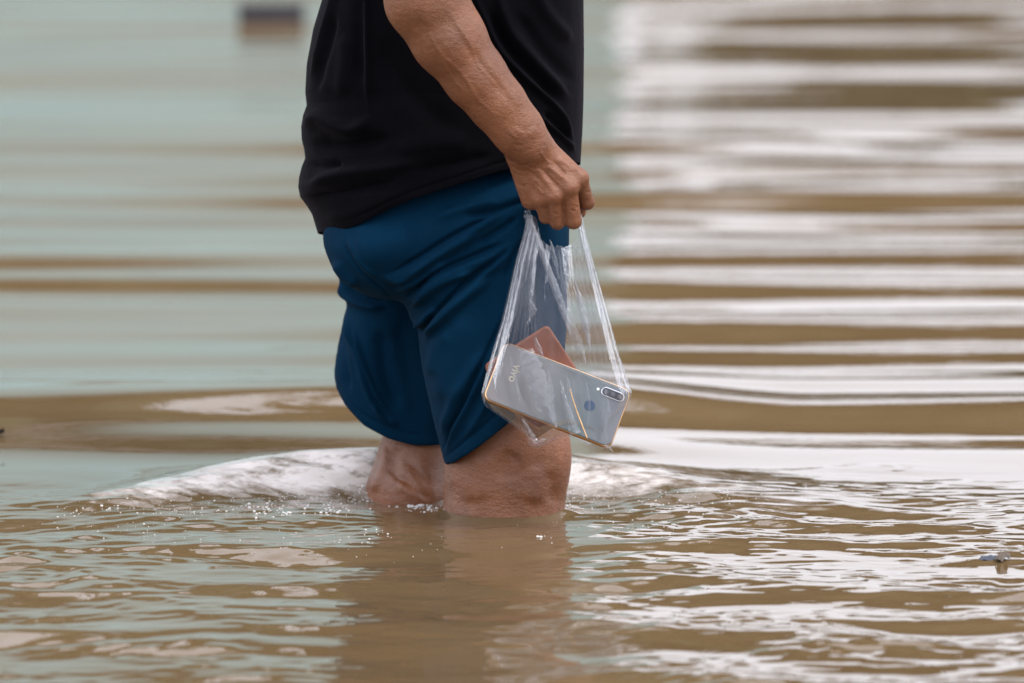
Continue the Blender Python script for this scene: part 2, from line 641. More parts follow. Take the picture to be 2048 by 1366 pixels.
def height(X, Y):
    cam_d = np.hypot(X, Y + 9)
    d_leg = np.hypot((X + 0.03) / 1.25, Y)
    out = 1 - sstep(3.5, 8.0, np.abs(X)) * 0.9
    far = sstep(0.25, 0.9, Y)
    near = 1 - far
    H = WL + (1 - 0.28 * sstep(0.9, 2.5, Y) * (1 - 0.8 * sstep(-0.1, 0.3, X)) - 0.30 * sstep(2.0, 6.5, Y) + 0.2 * np.exp(-np.clip(Y - 0.35, 0, 9) / 0.8)) * waves(X, Y, 24, 0.25, 0.50, 0.085, 0.074, 3) * (0.22 + 0.78 * far) * (0.6 + 0.8 * blob(X, Y, 1.6, 2.6, 5))
    H += waves(X, Y, 16, 0.9, 2.4, 0.25, 0.014, 4)
    H += waves(X, Y, 18, 0.15, 0.27, 0.07, 0.036, 7) * sstep(1.2, 3.5, Y)
    H += waves(X, Y, 20, 0.10, 0.2, 0.14, 0.010, 6) * far * blob(X, Y, 0.9, 1.3, 8) * (1 - sstep(3, 9, Y))
    # the raised wave behind his legs
    A = np.interp(X, RID_X, RID_A); Yc = np.interp(X, RID_X, RID_Y) + 0.012 * np.sin(X * 17) + 0.006 * np.sin(X * 41 + 1)
    s = Y - Yc
    fr = np.where(s < 0, np.cos(np.clip(-s / 0.14, 0, 1) * math.pi / 2) ** 1.25, np.exp(-(s / 0.11) ** 2))
    H += A * fr
    H += 0.038 * np.exp(-((Y - 0.80 - 0.03 * np.sin(X * 3.1)) / 0.27) ** 2) * (1 - 0.75 * sstep(0.05, 0.4, X)) * (1 - sstep(1.5, 3, np.abs(X)))
    # the man's own disturbance, on this side of that wave
    turb = np.exp(-(d_leg / 0.42) ** 2)
    wide = 1 - np.clip(A / 0.02, 0, 1)
    fore = (1 - np.clip((s + 0.03 + 0.09 * wide) / (0.10 + 0.45 * wide), 0, 1) ** 0.8) * (1 - sstep(1.8, 3.5, np.abs(X)))
    face = 1 + 0.15 * np.exp(-((s + 0.05) / 0.05) ** 2) * np.clip(A / 0.02, 0, 1) * (1 - 0.35 * sstep(0.05, 0.2, X))
    calm = 1 - 0.6 * np.exp(-((X + 0.05) / 0.15) ** 2) * sstep(0.0, -0.12, Y)
    m = fore * face * calm
    j = m > 1e-4
    xq, yq = X[j], Y[j]
    Xw = xq + 0.02 * np.sin(9 * yq + 4 * xq + 1) + 0.008 * np.sin(31 * yq - 17 * xq); Yw = yq + 0.012 * np.sin(11 * xq + 2) + 0.006 * np.sin(29 * xq + 13 * yq)
    Q = waves(Xw, Yw, 30, 0.09, 0.26, 0.30, 0.060, 12) * (0.35 + 0.9 * blob(xq, yq, 0.6, 0.5, 9))
    Q += packets(Xw, Yw, 40, 0.035, 0.10, 0.27, 0.22, 13, 1.8) * (0.10 + 1.35 * blob(xq, yq, 0.5, 0.42, 10) ** 1.4)
    Q += packets(Xw, Yw, 52, 0.017, 0.042, 0.40, 0.26, 14, 1.4, 3.2) * (0.14 + 1.1 * blob(xq, yq, 0.3, 0.25, 11) ** 1.6 + 0.6 * turb[j])
    H[j] += Q * m[j]
    # water drawn up against the skin
    H += 0.006 * np.exp(-((np.hypot(X + 0.010, Y + 0.09) - 0.071) / 0.012) ** 2) - 0.010 * np.exp(-(np.hypot((X + 0.122) / 1.3, Y - 0.05) / 0.07) ** 2)
    return H * out


def axis(segs):
    a = [segs[0][0]]
    for (lo, hi, d0, d1) in segs:
        x = lo; d = d0
        while x < hi - 1e-6:
            f = (x - lo) / (hi - lo)
            d = d0 * (d1 / d0) ** f
            x = min(x + d, hi)
            a.append(x)
    return np.unique(np.round(np.array(a), 6))


xs = axis([(-90, -6, 12, 0.5), (-6, -1.5, 0.5, 0.03), (-1.5, -0.75, 0.02, 0.007), (-0.75, 0.75, 0.0058, 0.0058), (0.75, 1.5, 0.007, 0.02), (1.5, 6, 0.03, 0.5), (6, 90, 0.5, 12)])
ys = axis([(-40, -4, 6, 0.3), (-4, -1.6, 0.2, 0.02), (-1.6, -1.25, 0.012, 0.006), (-1.25, 0.7, 0.0055, 0.0055), (0.7, 10, 0.0075, 0.018), (10, 16, 0.02, 0.4), (16, 140, 0.5, 10)])
GX, GY = np.meshgrid(xs, ys, indexing='ij')
GZ = height(GX, GY) * (1 - sstep(12, 20, GY)) * (1 - sstep(-1.8, -3.5, GY) * (GY < 0))
nx, ny = GX.shape
Vw = np.stack([GX, GY, GZ], -1).reshape(-1, 3)
ii = np.arange(nx * ny).reshape(nx, ny)
Fw = np.stack([ii[:-1, :-1], ii[1:, :-1], ii[1:, 1:], ii[:-1, 1:]], -1).reshape(-1, 4)
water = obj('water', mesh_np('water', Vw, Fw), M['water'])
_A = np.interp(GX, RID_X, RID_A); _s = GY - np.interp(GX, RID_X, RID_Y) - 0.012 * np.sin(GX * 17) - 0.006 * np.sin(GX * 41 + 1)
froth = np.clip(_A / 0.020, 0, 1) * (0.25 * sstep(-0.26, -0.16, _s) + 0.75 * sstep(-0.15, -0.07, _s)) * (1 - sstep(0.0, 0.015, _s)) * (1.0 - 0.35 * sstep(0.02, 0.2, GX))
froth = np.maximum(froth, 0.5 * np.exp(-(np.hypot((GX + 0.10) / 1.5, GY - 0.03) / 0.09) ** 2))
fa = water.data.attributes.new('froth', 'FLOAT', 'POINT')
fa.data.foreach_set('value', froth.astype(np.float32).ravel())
tag(water, 'brown muddy flood water with ripples around the wading legs', kind='structure')


def zw(x, y):
    i = int(np.clip(np.searchsorted(xs, x) - 1, 0, nx - 2)); j = int(np.clip(np.searchsorted(ys, y) - 1, 0, ny - 2))
    u = (x - xs[i]) / (xs[i + 1] - xs[i]); v = (y - ys[j]) / (ys[j + 1] - ys[j])
    return float((GZ[i, j] * (1 - u) + GZ[i + 1, j] * u) * (1 - v) + (GZ[i, j + 1] * (1 - u) + GZ[i + 1, j + 1] * u) * v)


gv, gf = box_vf(-300, 300, -120, 500, -0.9, -0.42)
ground = obj('ground', py_mesh('ground', gv, gf), M['mud'])
tag(ground, 'muddy ground under the flood water', kind='structure')

# ------------------------------------------------------------------ what the water mirrors: a teal house and trees
def house():
    t = NT('teal_paint')
    v = t.coords()
    f = t.noise(v, 0.8, 6, 0.6)
    t.l(t.ramp(f, [(0.3, (0.315, 0.465, 0.465)), (0.7, (0.365, 0.515, 0.52))]), t.b.inputs['Base Color'])
    t.set(Roughness=0.8)
    tm = t.m
    white = plain('white_paint', (0.7, 0.7, 0.68), 0.6, scale=3)
    glass = plain('window_glass', (0.03, 0.04, 0.045), 0.08)
    roofm = plain('grey_roof_sheet', (0.16, 0.15, 0.15), 0.6, scale=4)
    h = empty('teal_house', (-6.8, 14.0, -0.4))
    tag(h, 'teal painted house mirrored in the water behind the man', 'house')
    x0, x1, y0, y1 = -8.0, 7.12, -1.0, 6.0
    parts = [box_vf(x0, x1, y0, y1, 0, 4.3)]
    obj('wall', py_mesh('house_wall', *join_vf(parts)), tm, h)
    v, f2 = box_vf(x0 - 0.35, x1 + 0.02, y0 - 0.25, y1 + 0.4, 4.304, 4.45)
    obj('roof', py_mesh('house_roof', v, f2), roofm, h)
    for wx in (-6.2, -3.4, -0.8):
        wv, wf = join_vf([box_vf(wx - 0.7, wx - 0.62, y0 - 0.05, y0 - 0.003, 1.6, 3.0), box_vf(wx + 0.62, wx + 0.7, y0 - 0.05, y0 - 0.003, 1.6, 3.0),
                          box_vf(wx - 0.62, wx + 0.62, y0 - 0.05, y0 - 0.003, 1.6, 1.68), box_vf(wx - 0.62, wx + 0.62, y0 - 0.05, y0 - 0.003, 2.92, 3.0)])
        w = obj('window', py_mesh('window_frame', wv, wf), white, h)
        pv, pf = box_vf(wx - 0.615, wx + 0.615, y0 - 0.03, y0 - 0.012, 1.685, 2.915)
        obj('pane', py_mesh('window_pane', pv, pf), glass, w)
    return h


house()


def tube(path, rad, n=7):
    V, F = [], []
    path = [Vector(p) for p in path]
    for i, p in enumerate(path):
        d = (path[min(i + 1, len(path) - 1)] - path[max(i - 1, 0)]).normalized()
        a = d.orthogonal().normalized(); b = d.cross(a)
        for k in range(n):
            t = 2 * math.pi * k / n
            V.append(p + (a * math.cos(t) + b * math.sin(t)) * rad[i])
    for i in range(len(path) - 1):
        for k in range(n):
            F.append((i * n + k, i * n + (k + 1) % n, (i + 1) * n + (k + 1) % n, (i + 1) * n + k))
    return V, F


def make_tree(name, h, rad, seed, leafm, barkm, lo=0.25, tip=0.45, n=8000):
    g = random.Random(seed)
    parts = [tube([(0, 0, 0), (0.05 * h * g.uniform(-1, 1), 0.03 * h, h * 0.3), (0.03 * h, 0, h * 0.62)], [0.035 * h, 0.026 * h, 0.012 * h])]
    tips = []
    for q in range(9):
        a = g.uniform(0, 6.28); z0 = h * g.uniform(lo, 0.55); r = rad * g.uniform(0.45, 0.9)
        e = (r * math.cos(a), r * math.sin(a), h * g.uniform(tip, 0.92))
        parts.append(tube([(0, 0, z0), (e[0] * 0.5, e[1] * 0.5, (z0 + e[2]) / 2 + 0.03 * h), e], [0.014 * h, 0.009 * h, 0.004 * h], 5))
        tips.append(Vector(e))
    tm = py_mesh(name + '_trunk', *join_vf(parts), smooth=True)
    gg = np.random.default_rng(seed)
    cl = [t + Vector((g.gauss(0, 0.22), g.gauss(0, 0.22), g.gauss(0, 0.13))) * rad for t in tips for _ in range(6)]
    ci = gg.integers(0, len(cl), n)
    c = np.array([list(p) for p in cl])[ci] + gg.normal(0, 1, (n, 3)) * rad * np.array((0.13, 0.13, 0.1))
    u = gg.normal(0, 1, (n, 3)); u /= np.linalg.norm(u, axis=1, keepdims=True)
    w = np.cross(u, gg.normal(0, 1, (n, 3))); w /= np.linalg.norm(w, axis=1, keepdims=True)
    s = (gg.uniform(0.5, 1.0, n) * 0.05 * rad + 0.03)[:, None]
    V = np.stack([c - u * s, c + w * s * 0.5, c + u * s, c - w * s * 0.5], 1).reshape(-1, 3)
    F = np.arange(4 * n).reshape(n, 4)
    cm = mesh_np(name + '_crown', V, F, smooth=False)
    tm.materials.append(barkm); cm.materials.append(leafm)
    return tm, cm


leaf_a = plain('leaf_green', (0.05, 0.075, 0.022), 0.6, var=0.4, scale=0.6)
leaf_b = plain('leaf_olive', (0.075, 0.08, 0.028), 0.6, var=0.4, scale=0.6)
bark = plain('bark', (0.11, 0.085, 0.06), 0.9, bump=0.5, bscale=20, bdist=0.02)
TREES = [make_tree('tree_a', 1.0, 0.45, 3, leaf_a, bark), make_tree('tree_b', 1.0, 0.55, 5, leaf_b, bark), make_tree('tree_c', 1.0, 0.5, 9, leaf_a, bark),
         make_tree('mirror_tree_d', 1.0, 0.5, 14, leaf_b, bark, 0.42, 0.56, 5200), make_tree('mirror_tree_e', 1.0, 0.5, 21, leaf_a, bark, 0.42, 0.56, 5200)]
# x, y, height
TREE_AT = [(1.4, 33, 3.0, 1, 'short olive tree just past the corner of the teal house'),
           (3.6, 37, 3.7, 0, 'green tree second from the corner of the teal house'),
           (6.4, 35, 2.9, 2, 'low green tree third from the corner of the teal house'),
           (9.0, 38, 4.2, 1, 'spreading olive tree fourth from the corner of the teal house'),
           (12.5, 40, 4.6, 0, 'low green tree farthest from the teal house'),
           (3.3, 24.5, 14.5, 3, 'tall bare-stemmed olive tree, unseen, added nearest the teal house to darken the mirrored sky'),  # tall trees added out of view to darken patches of the mirrored sky
           (8.2, 26.0, 15.5, 4, 'tall bare-stemmed green tree, unseen, added farther from the teal house to darken the mirrored sky'),
           (13.5, 25.0, 14.0, 3, 'tall bare-stemmed olive tree, unseen, added farthest from the teal house to darken the mirrored sky'),
           (-3.3, 21.8, 10.5, 2, 'green tree rising behind the near corner of the teal house roof'),
           (-6.2, 22.5, 12.5, 1, 'tall olive tree rising second from the near corner of the teal house roof'),
           (-9.8, 23.5, 13.0, 0, 'tall green tree rising behind the middle of the teal house roof'),
           (-13.6, 23, 12.0, 2, 'tall green tree rising behind the far end of the teal house roof')]
for x, y, h, k, lab in TREE_AT:
    t = empty('tree', (x, y, -0.45))
    t.scale = (h * 1.25, h * 1.25, h) if h < 6 else (h * 0.5, h * 0.5, h)
    t.rotation_euler = (0, 0, x * 2.3)
    obj('trunk', TREES[k][0], None, t)
    obj('crown', TREES[k][1], None, t)
    tag(t, lab, 'tree', 'trees mirrored in the far water')

def make_mirror_hedge():
    h = empty('hedge', (10.75, 12.2, -0.42))  # added out of view to darken the far water's reflections on the right
    tag(h, 'long dark clipped hedge, unseen, added beside the teal house to darken the water reflections', 'hedge')
    core = [box_vf(-10.2 + 0.0, 10.2, -0.25, 0.25, 0, 1.5)]
    obj('core', py_mesh('hedge_core', *join_vf(core)), plain('hedge_twigs', (0.03, 0.027, 0.017), 0.9, scale=3), h)
    g = np.random.default_rng(8)
    n = 26000
    c = np.stack([g.uniform(-10.4, 10.4, n), g.choice([-0.28, 0.28], n) + g.normal(0, 0.04, n), g.uniform(0.1, 1.56, n)], 1)
    m = g.random(n) < 0.22
    c[m, 1] = g.uniform(-0.3, 0.3, m.sum()); c[m, 2] = 1.54 + np.abs(g.normal(0, 0.08, m.sum())) + 0.06 * np.sin(c[m, 0] * 2.3)
    u = g.normal(0, 1, (n, 3)); u /= np.linalg.norm(u, axis=1, keepdims=True)
    w = np.cross(u, g.normal(0, 1, (n, 3))); w /= np.linalg.norm(w, axis=1, keepdims=True)
    s = g.uniform(0.03, 0.06, n)[:, None]
    V = np.stack([c - u * s, c + w * s * 0.5, c + u * s, c - w * s * 0.5], 1).reshape(-1, 3)
    obj('foliage', mesh_np('hedge_foliage', V, np.arange(4 * n).reshape(n, 4), smooth=False), leaf_b, h)


make_mirror_hedge()

# ------------------------------------------------------------------ the man
person = empty('person', P(960, 1730, 0))
tag(person, 'wading man in black shirt and navy shorts holding a clear plastic bag', 'person')
INV = Matrix.Translation(-Vector(person.location))


def part_of_person(name, V, F, mat):
    V = V - np.array(person.location)
    return obj(name, mesh_np(name, V, F), mat, person)


def build_body():
    lo = P(590, 0, 0); hi = P(1200, 0, 0)
    def fine_axis(segs):
        return axis(segs)
    bx = axis([(P(560, 0)[0], P(750, 0)[0], 0.005, 0.004), (P(750, 0)[0], P(1205, 0)[0], 0.0016, 0.0014), (P(1205, 0)[0], P(1260, 0)[0], 0.006, 0.006)])
    by = axis([(-0.33, -0.295, 0.004, 0.003), (-0.295, -0.165, 0.0015, 0.0015), (-0.165, 0.36, 0.004, 0.005)])
    bz = axis([(-0.47, -0.06, 0.006, 0.005), (-0.06, 0.14, 0.003, 0.003), (0.14, 0.33, 0.006, 0.006), (0.33, 0.64, 0.0014, 0.0017), (0.64, 1.26, 0.006, 0.006)])
    g = Grid(bx, by, bz)
    r = lambda q: q * PX
    # torso, under the shirt
    g.ell(P(880, 440), (r(200), 0.155, r(160)), 0.03)
    g.ell(P(890, 160), (r(225), 0.145, r(260)), 0.04)
    g.ell(P(900, -220), (r(200), 0.15, r(260)), 0.05)
    g.cap(P(905, -500, -0.15), P(905, -500, 0.15), 0.07, 0.07, 0.05)
    g.cap(P(920, -560), P(945, -740), 0.065, 0.058, 0.03)
    # head: skull, jaw, nose, ears, lips, brow
    g.ell(P(955, -895), (0.098, 0.078, 0.112), 0.02)
    g.ell(P(1010, -800), (0.06, 0.052, 0.055), 0.03)
    g.cap(P(1105, -880), P(1128, -835), 0.010, 0.016, 0.015)
    g.ell(P(1100, -770), (0.016, 0.026, 0.008), 0.01)
    g.ell(P(1098, -757), (0.015, 0.024, 0.008), 0.01)
    g.cap(P(1105, -905, -0.045), P(1105, -905, 0.045), 0.013, 0.013, 0.02)
    for s in (-1, 1):
        g.ell(P(945, -865, s * 0.083), (0.022, 0.010, 0.032), 0.008)
        g.ell(P(1096, -880, s * 0.03), (0.012, 0.014, 0.011), 0.006)
    # near leg
    y = -0.09
    g.chain([(P(920, 470, y), r(100)), (P(975, 650, y), r(98)), (P(1005, 800, y), r(106)), (P(1012, 880, y), r(116)), (P(1011, 960, y), r(118)),
             (P(1007, 1040, y), r(117)), (P(990, 1160, y), r(106)), (P(980, 1320, y), r(82)), (P(975, 1600, y), r(52)), (P(975, 1690, y), r(56))], 0.012)
    g.ell(P(1082, 915, y - 0.012), (r(46), 0.034, r(52)), 0.03)
    g.chain([(P(960, 1712, y), 0.034), (P(1040, 1712, y), 0.036), (P(1150, 1735, y), 0.026)], 0.02)
    # far leg, trailing
    y = 0.085
    g.chain([(P(845, 500, y + 0.04), r(88)), (P(848, 700, y + 0.04), r(70)), (P(850, 850, y + 0.036), r(74)), (P(836, 920, y + 0.012), r(79)), (P(822, 985, y), r(87)),
             (P(800, 1080, y), r(92)), (P(762, 1220, y), r(76)), (P(700, 1420, y), r(48)), (P(672, 1520, y), r(50))], 0.012)
    g.chain([(P(660, 1530, y), 0.032), (P(720, 1610, y), 0.034), (P(800, 1690, y), 0.024)], 0.02)
    # near arm
    ya = -0.262
    g.chain([(P(900, -520, -0.2), 0.062), (P(850, -300, -0.235), 0.05), (P(838, -90, ya), 0.047), (P(852, 0, ya), r(76)), (P(897, 77, ya), r(69)),
             (P(951, 154, -0.258), r(58)), (P(995, 208, -0.254), r(52)), (P(1034, 258, -0.25), r(47)), (P(1058, 291, -0.248), r(44))], 0.014, 0.92)
    hand(g, lambda px, py, dy: P(px, py, -0.236 + dy))
    # far arm and hand, behind the body
    g.chain([(P(900, -520, 0.2), 0.062), (P(890, -300, 0.235), 0.05), (P(890, -90, 0.25), 0.045), (P(950, 60, 0.25), 0.037), (P(1010, 170, 0.245), 0.027)], 0.014)
    hand(g, lambda px, py, dy: P(px - 45, py - 110, 0.235 - dy))
    V, F = g.nets()
    V = smooth_mesh(V, F, 3, 0.5)
    N = vnormals(V, F)
    # veins, tendons, wrinkles, knee
    S = []
    S += [([(1112, 314), (1138, 330), (1161, 343)], 5, 1.6, 'g'), ([(1104, 319), (1120, 337), (1133, 354)], 4, -1.7, 'g'),
          ([(1088, 326), (1116, 348), (1140, 366)], 5, 1.5, 'g'), ([(1124, 316), (1138, 328), (1150, 339)], 3.5, -1.2, 'g'),
          ([(1070, 338), (1092, 362), (1110, 388)], 5, 1.2, 'g'), ([(1080, 333), (1100, 357), (1122, 380)], 4, -1.3, 'g'),
          ([(1056, 345), (1072, 372), (1082, 396)], 5, 0.9, 'g'), ([(1066, 356), (1078, 366), (1080, 380), (1090, 392)], 2.6, 1.0, 'g'),
          ([(1052, 330), (1066, 342), (1078, 341), (1092, 353)], 2.6, 0.8, 'g'), ([(1080, 300), (1090, 318), (1104, 330)], 3, 0.8, 'g'),
          ([(1022, 287), (1040, 291), (1055, 284)], 3, -0.4, 'g'), ([(1045, 262), (1058, 257), (1068, 250)], 5, -0.5, 'g'),
          ([(1058, 275), (1066, 265), (1074, 254)], 9, 0.9, 'g'), ([(1024, 276), (1032, 268), (1042, 258)], 12, 1.2, 'g'),
          ([(1018, 318), (1040, 330), (1062, 325)], 2, -0.5, 'g'), ([(1020, 330), (1042, 342), (1060, 338)], 2, -0.5, 'g'),
          ([(1022, 343), (1046, 352), (1060, 352)], 2, -0.4, 'g'), ([(1030, 365), (1046, 372), (1058, 370)], 2, -0.4, 'g'),
          ([(1150, 412), (1160, 417)], 2, -0.7, 'g'), ([(1142, 420), (1152, 424)], 2, -0.8, 'g'), ([(1170, 383), (1182, 385)], 2, -0.7, 'g'),
          ([(1105, 425), (1118, 430)], 2, -0.6, 'g')]
    S += [([(840, 20), (905, 110), (960, 180), (1010, 240)], 16, 1.0, 'g'), ([(880, 10), (930, 90), (985, 160), (1045, 235)], 8, -0.9, 'g'),
          ([(930, 60), (985, 140), (1040, 215)], 7, 0.8, 'g'), ([(820, 40), (870, 60), (900, 30)], 14, -1.0, 'g')]
    S += [([(850, 50), (880, 105), (925, 148), (958, 200), (1005, 240)], 4, 0.9, 'g'), ([(902, 30), (942, 92), (958, 132), (1012, 192)], 3.5, 0.8, 'g'),
          ([(880, 105), (900, 150), (935, 190)], 3.5, 0.7, 'g')]
    # knee of the near leg
    S += [([(1035, 905), (1015, 930), (1010, 965)], 22, -3.2, 'g'), ([(1062, 850), (1048, 905), (1030, 945)], 16, 1.6, 'g'),
          ([(1060, 930), (1070, 965), (1064, 1010)], 20, 3.0, 'g'), ([(1100, 940), (1104, 985), (1098, 1010)], 12, -2.2, 'g'),
          ([(960, 900), (950, 960), (960, 1010)], 28, 2.2, 'g'), ([(905, 960), (920, 1000), (960, 1012)], 14, -1.4, 'g')]
    # hollow of the far knee, with its tendon
    S += [([(772, 885), (768, 925), (756, 960), (742, 990)], 8, 4.0, 'g'), ([(792, 890), (790, 925), (782, 955)], 12, -3.5, 'g'),
          ([(778, 948), (810, 962), (838, 985), (868, 1003)], 7, -3.2, 'g'), ([(800, 905), (830, 935), (862, 975)], 10, -2.0, 'g'),
          ([(790, 965), (825, 985), (850, 1000)], 9, 2.2, 'g')]
    V = sculpt(V, N, S)
    part_of_person('body', V, F, M['skin'])


def hand(g, T):
    """a closed right hand seen from its back; T(px, py, dy) places picture points, dy away from the viewer"""
    r = lambda q: q * PX
    wrist = [(1075, 286), (1062, 292), (1050, 297), (1038, 302)]
    mcp = [(1160, 357, -0.005), (1139, 376, -0.013), (1109, 393, -0.012), (1080, 398, -0.004)]
    pip = [(1174, 405, 0.008), (1147, 442, -0.001), (1115, 444, 0.001), (1091, 435, 0.006)]
    dip = [(1158, 412, 0.036), (1136, 432, 0.030), (1110, 432, 0.031), (1088, 424, 0.031)]
    tip = [(1140, 398, 0.042), (1122, 412, 0.036), (1100, 412, 0.036), (1082, 408, 0.034)]
    rm = [15.5, 16, 15.5, 14.5]
    rp = [14.5, 16, 15, 12.5]
    # palm: the four bones of the back of the hand, blended
    for q in range(4):
        w = T(*wrist[q], 0.0)
        g.cap(w, T(*mcp[q]), r(25 if q in (1, 2) else 23), r(rm[q] + 1), 0.012)
    g.ell(T(1090, 350, 0.012), (r(48), 0.016, r(48)), 0.014)
    g.cap(T(1040, 318, 0.006), T(1062, 400, 0.010), r(22), r(20), 0.012)
    for q in range(4):
        g.ell(T(mcp[q][0], mcp[q][1] - 2, mcp[q][2] - 0.002), (r(rm[q] + 0.5),) * 3, 0.005)
        k = 0.0026
        g.cap(T(*mcp[q]), T(*pip[q]), r(rm[q] - 0.5), r(rp[q]), k)
        g.cap(T(*pip[q]), T(*dip[q]), r(rp[q] - 0.5), r(rp[q] - 2.5), k)
        g.cap(T(*dip[q]), T(*tip[q]), r(rp[q] - 2.5), r(rp[q] - 4), k)
    # thumb: leaves the thumb side of the palm near the wrist and closes on the index finger
    g.chain([(T(1085, 300, 0.014), r(19)), (T(1128, 335, 0.034), r(18)), (T(1158, 385, 0.048), r(15)), (T(1160, 424, 0.040), r(12.5))], 0.006)


def build_shirt():
    Lp = np.array([(-660, 905), (-640, 850), (-600, 790), (-450, 725), (-200, 690), (-60, 660), (0, 645), (60, 627), (130, 614), (185, 611), (212, 614), (232, 607), (255, 603), (280, 604), (300, 609), (318, 611), (335, 604), (355, 599), (375, 597), (395, 601), (412, 614), (430, 625), (470, 637), (520, 645)])
    Rp = np.array([(-660, 950), (-640, 1000), (-560, 1070), (-350, 1145), (-150, 1165), (0, 1167), (100, 1168), (200, 1167), (260, 1165), (330, 1161), (520, 1158)])
    hem = np.array([(560, 466), (640, 467), (682, 468), (722, 456), (780, 428), (830, 407), (900, 384), (1000, 352), (1080, 338), (1160, 328), (1250, 325)])
    Bp = np.array([(-660, 0.085), (-640, 0.12), (-590, 0.175), (-500, 0.205), (-300, 0.19), (0, 0.172), (200, 0.172), (400, 0.192), (520, 0.196)])
    na, nr = 520, 420
    th = np.linspace(0, 2 * math.pi, na, endpoint=False)
    t = np.linspace(0, 1, nr)
    n = 2.7
    cx = np.sign(np.cos(th)) * np.abs(np.cos(th)) ** (2 / n)
    cy = np.sign(np.sin(th)) * np.abs(np.sin(th)) ** (2 / n)
    top = -660.0
    V = np.zeros((nr, na, 3))
    for i in range(nr):
        row = np.full(na, 0.0)
        px = 900 + 270 * cx
        for _ in range(6):
            hy = np.interp(px, hem[:, 0], hem[:, 1])
            row = top + (hy - top) * t[i]
            l = np.interp(row, Lp[:, 0], Lp[:, 1]); rr = np.interp(row, Rp[:, 0], Rp[:, 1])
            px = (l + rr) / 2 + (rr - l) / 2 * cx
        b = np.interp(row, Bp[:, 0], Bp[:, 1])
        y = b * cy
        base = P(1024, 683, 0)
        d = C_F[None] + np.array((1, 0, 0))[None] * ((px - 1024) / FPX)[:, None] + C_U[None] * ((683 - row) / FPX)[:, None]
        # placed at the body's middle depth, then pushed out sideways: true size, not sheared about the lens
        s0 = (0 - CAM[1]) / d[:, 1]
        q = CAM[None] + d * s0[:, None]
        V[i, :, 0] = q[:, 0]; V[i, :, 2] = q[:, 2] + y * (-math.tan(R(8.2)))*1.0
        V[i, :, 1] = y
    V = V.reshape(-1, 3)
    ii = np.arange(nr * na).reshape(nr, na)
    F = np.stack([ii[:-1], np.roll(ii, -1, 1)[:-1], np.roll(ii, -1, 1)[1:], ii[1:]], -1).reshape(-1, 4)
    N = vnormals(V, F)
    if N[:, 1][np.argmin(V[:, 1])] > 0:
        F = F[:, ::-1]; N = -N
    S = [([(604, 262), (635, 238), (668, 250), (700, 262), (728, 250), (742, 225)], 15, 7, 'g'),
         ([(618, 285), (655, 290), (690, 290), (730, 285), (790, 275)], 14, -6, 'g'),
         ([(600, 366), (628, 368), (660, 356), (712, 345), (770, 338), (840, 325)], 13, 6.5, 'g'),
         ([(612, 326), (650, 332), (690, 325)], 10, -5, 'g'),
         ([(606, 396), (650, 390), (720, 376), (800, 360)], 12, -6.5, 'g'),
         ([(640, 440), (720, 420), (820, 380)], 16, 2.5, 'g'),
         ([(733, -120), (734, 0), (735, 110), (738, 205), (742, 240)], 7, 4.5, 'g'),
         ([(720, -60), (718, 60), (722, 180)], 12, -4, 'g'),
         ([(690, -100), (668, 0), (650, 60), (636, 112), (618, 160)], 7, 4.5, 'g'),
         ([(672, 20), (655, 90), (640, 140), (632, 190)], 9, -4, 'g'),
         ([(690, 60), (690, 130), (680, 200)], 16, 3, 'g'),
         ([(940, -40), (958, 12), (998, 96), (1040, 145), (1072, 176), (1110, 215), (1133, 250), (1152, 310)], 6, 5, 'g'),
         ([(972, 10), (1012, 92), (1085, 168), (1130, 215)], 9, -4.5, 'g'),
         ([(990, -30), (1018, 55), (1060, 110), (1095, 150), (1146, 208)], 11, 5, 'g'),
         ([(1030, 20), (1075, 90), (1120, 140), (1155, 170)], 14, -4, 'g'),
         ([(1060, -40), (1095, 30), (1150, 90)], 14, 4, 'g'),
         ([(1072, 225), (1095, 250), (1125, 275), (1153, 308)], 5, 4, 'g'),
         ([(1085, 220), (1115, 250), (1145, 285)], 6, -4, 'g'),
         ([(760, 60), (800, 160), (860, 230), (930, 270)], 22, -4, 'g'),
         ([(780, 300), (860, 290), (950, 285)], 20, 4, 'g'),
         ([(820, 345), (900, 330), (990, 310)], 12, -4, 'g')]
    hp = np.array(hem); hp = hp[(hp[:, 0] > 590) & (hp[:, 0] < 1170)]
    S += [([(a, b - 26) for a, b in hp], 3, -1.2, 'g')]
    S = [(a, w, h * 1.5, k) for a, w, h, k in S]
    V = sculpt(V, N, S)
    sleeves = []
    for s in (-1, 1):
        ths = np.linspace(0, 2 * math.pi, 40, endpoint=False)
        a = P(905, -520, s * 0.15); m = P(870, -330, s * 0.235); b = P(845 if s < 0 else 885, -170, s * 0.25)
        rows = []
        for f in np.linspace(0, 1, 24):
            c = a * (1 - f) ** 2 + 2 * m * f * (1 - f) + b * f * f
            dd = (b - a) / np.linalg.norm(b - a)
            e1 = np.cross(dd, (0, 1, 0)); e1 /= np.linalg.norm(e1); e2 = np.cross(dd, e1)
            rr = 0.088 - 0.016 * f
            rows.append(c + rr * (np.cos(ths)[:, None] * e1 + np.sin(ths)[:, None] * e2) * (1 + 0.04 * np.sin(3 * ths + 5 * f))[:, None])
        sv = np.array(rows).reshape(-1, 3)
        jj = np.arange(24 * 40).reshape(24, 40)
        sf = np.stack([jj[:-1], np.roll(jj, -1, 1)[:-1], np.roll(jj, -1, 1)[1:], jj[1:]], -1).reshape(-1, 4)
        sleeves.append((sv, sf))
    for sv, sf in sleeves:
        F = np.concatenate([F, sf + len(V)]); V = np.concatenate([V, sv])
    o = part_of_person('shirt', V, F, M['shirt'])
    md = o.modifiers.new('cloth_thickness', 'SOLIDIFY'); md.thickness = 0.0022; md.offset = -1


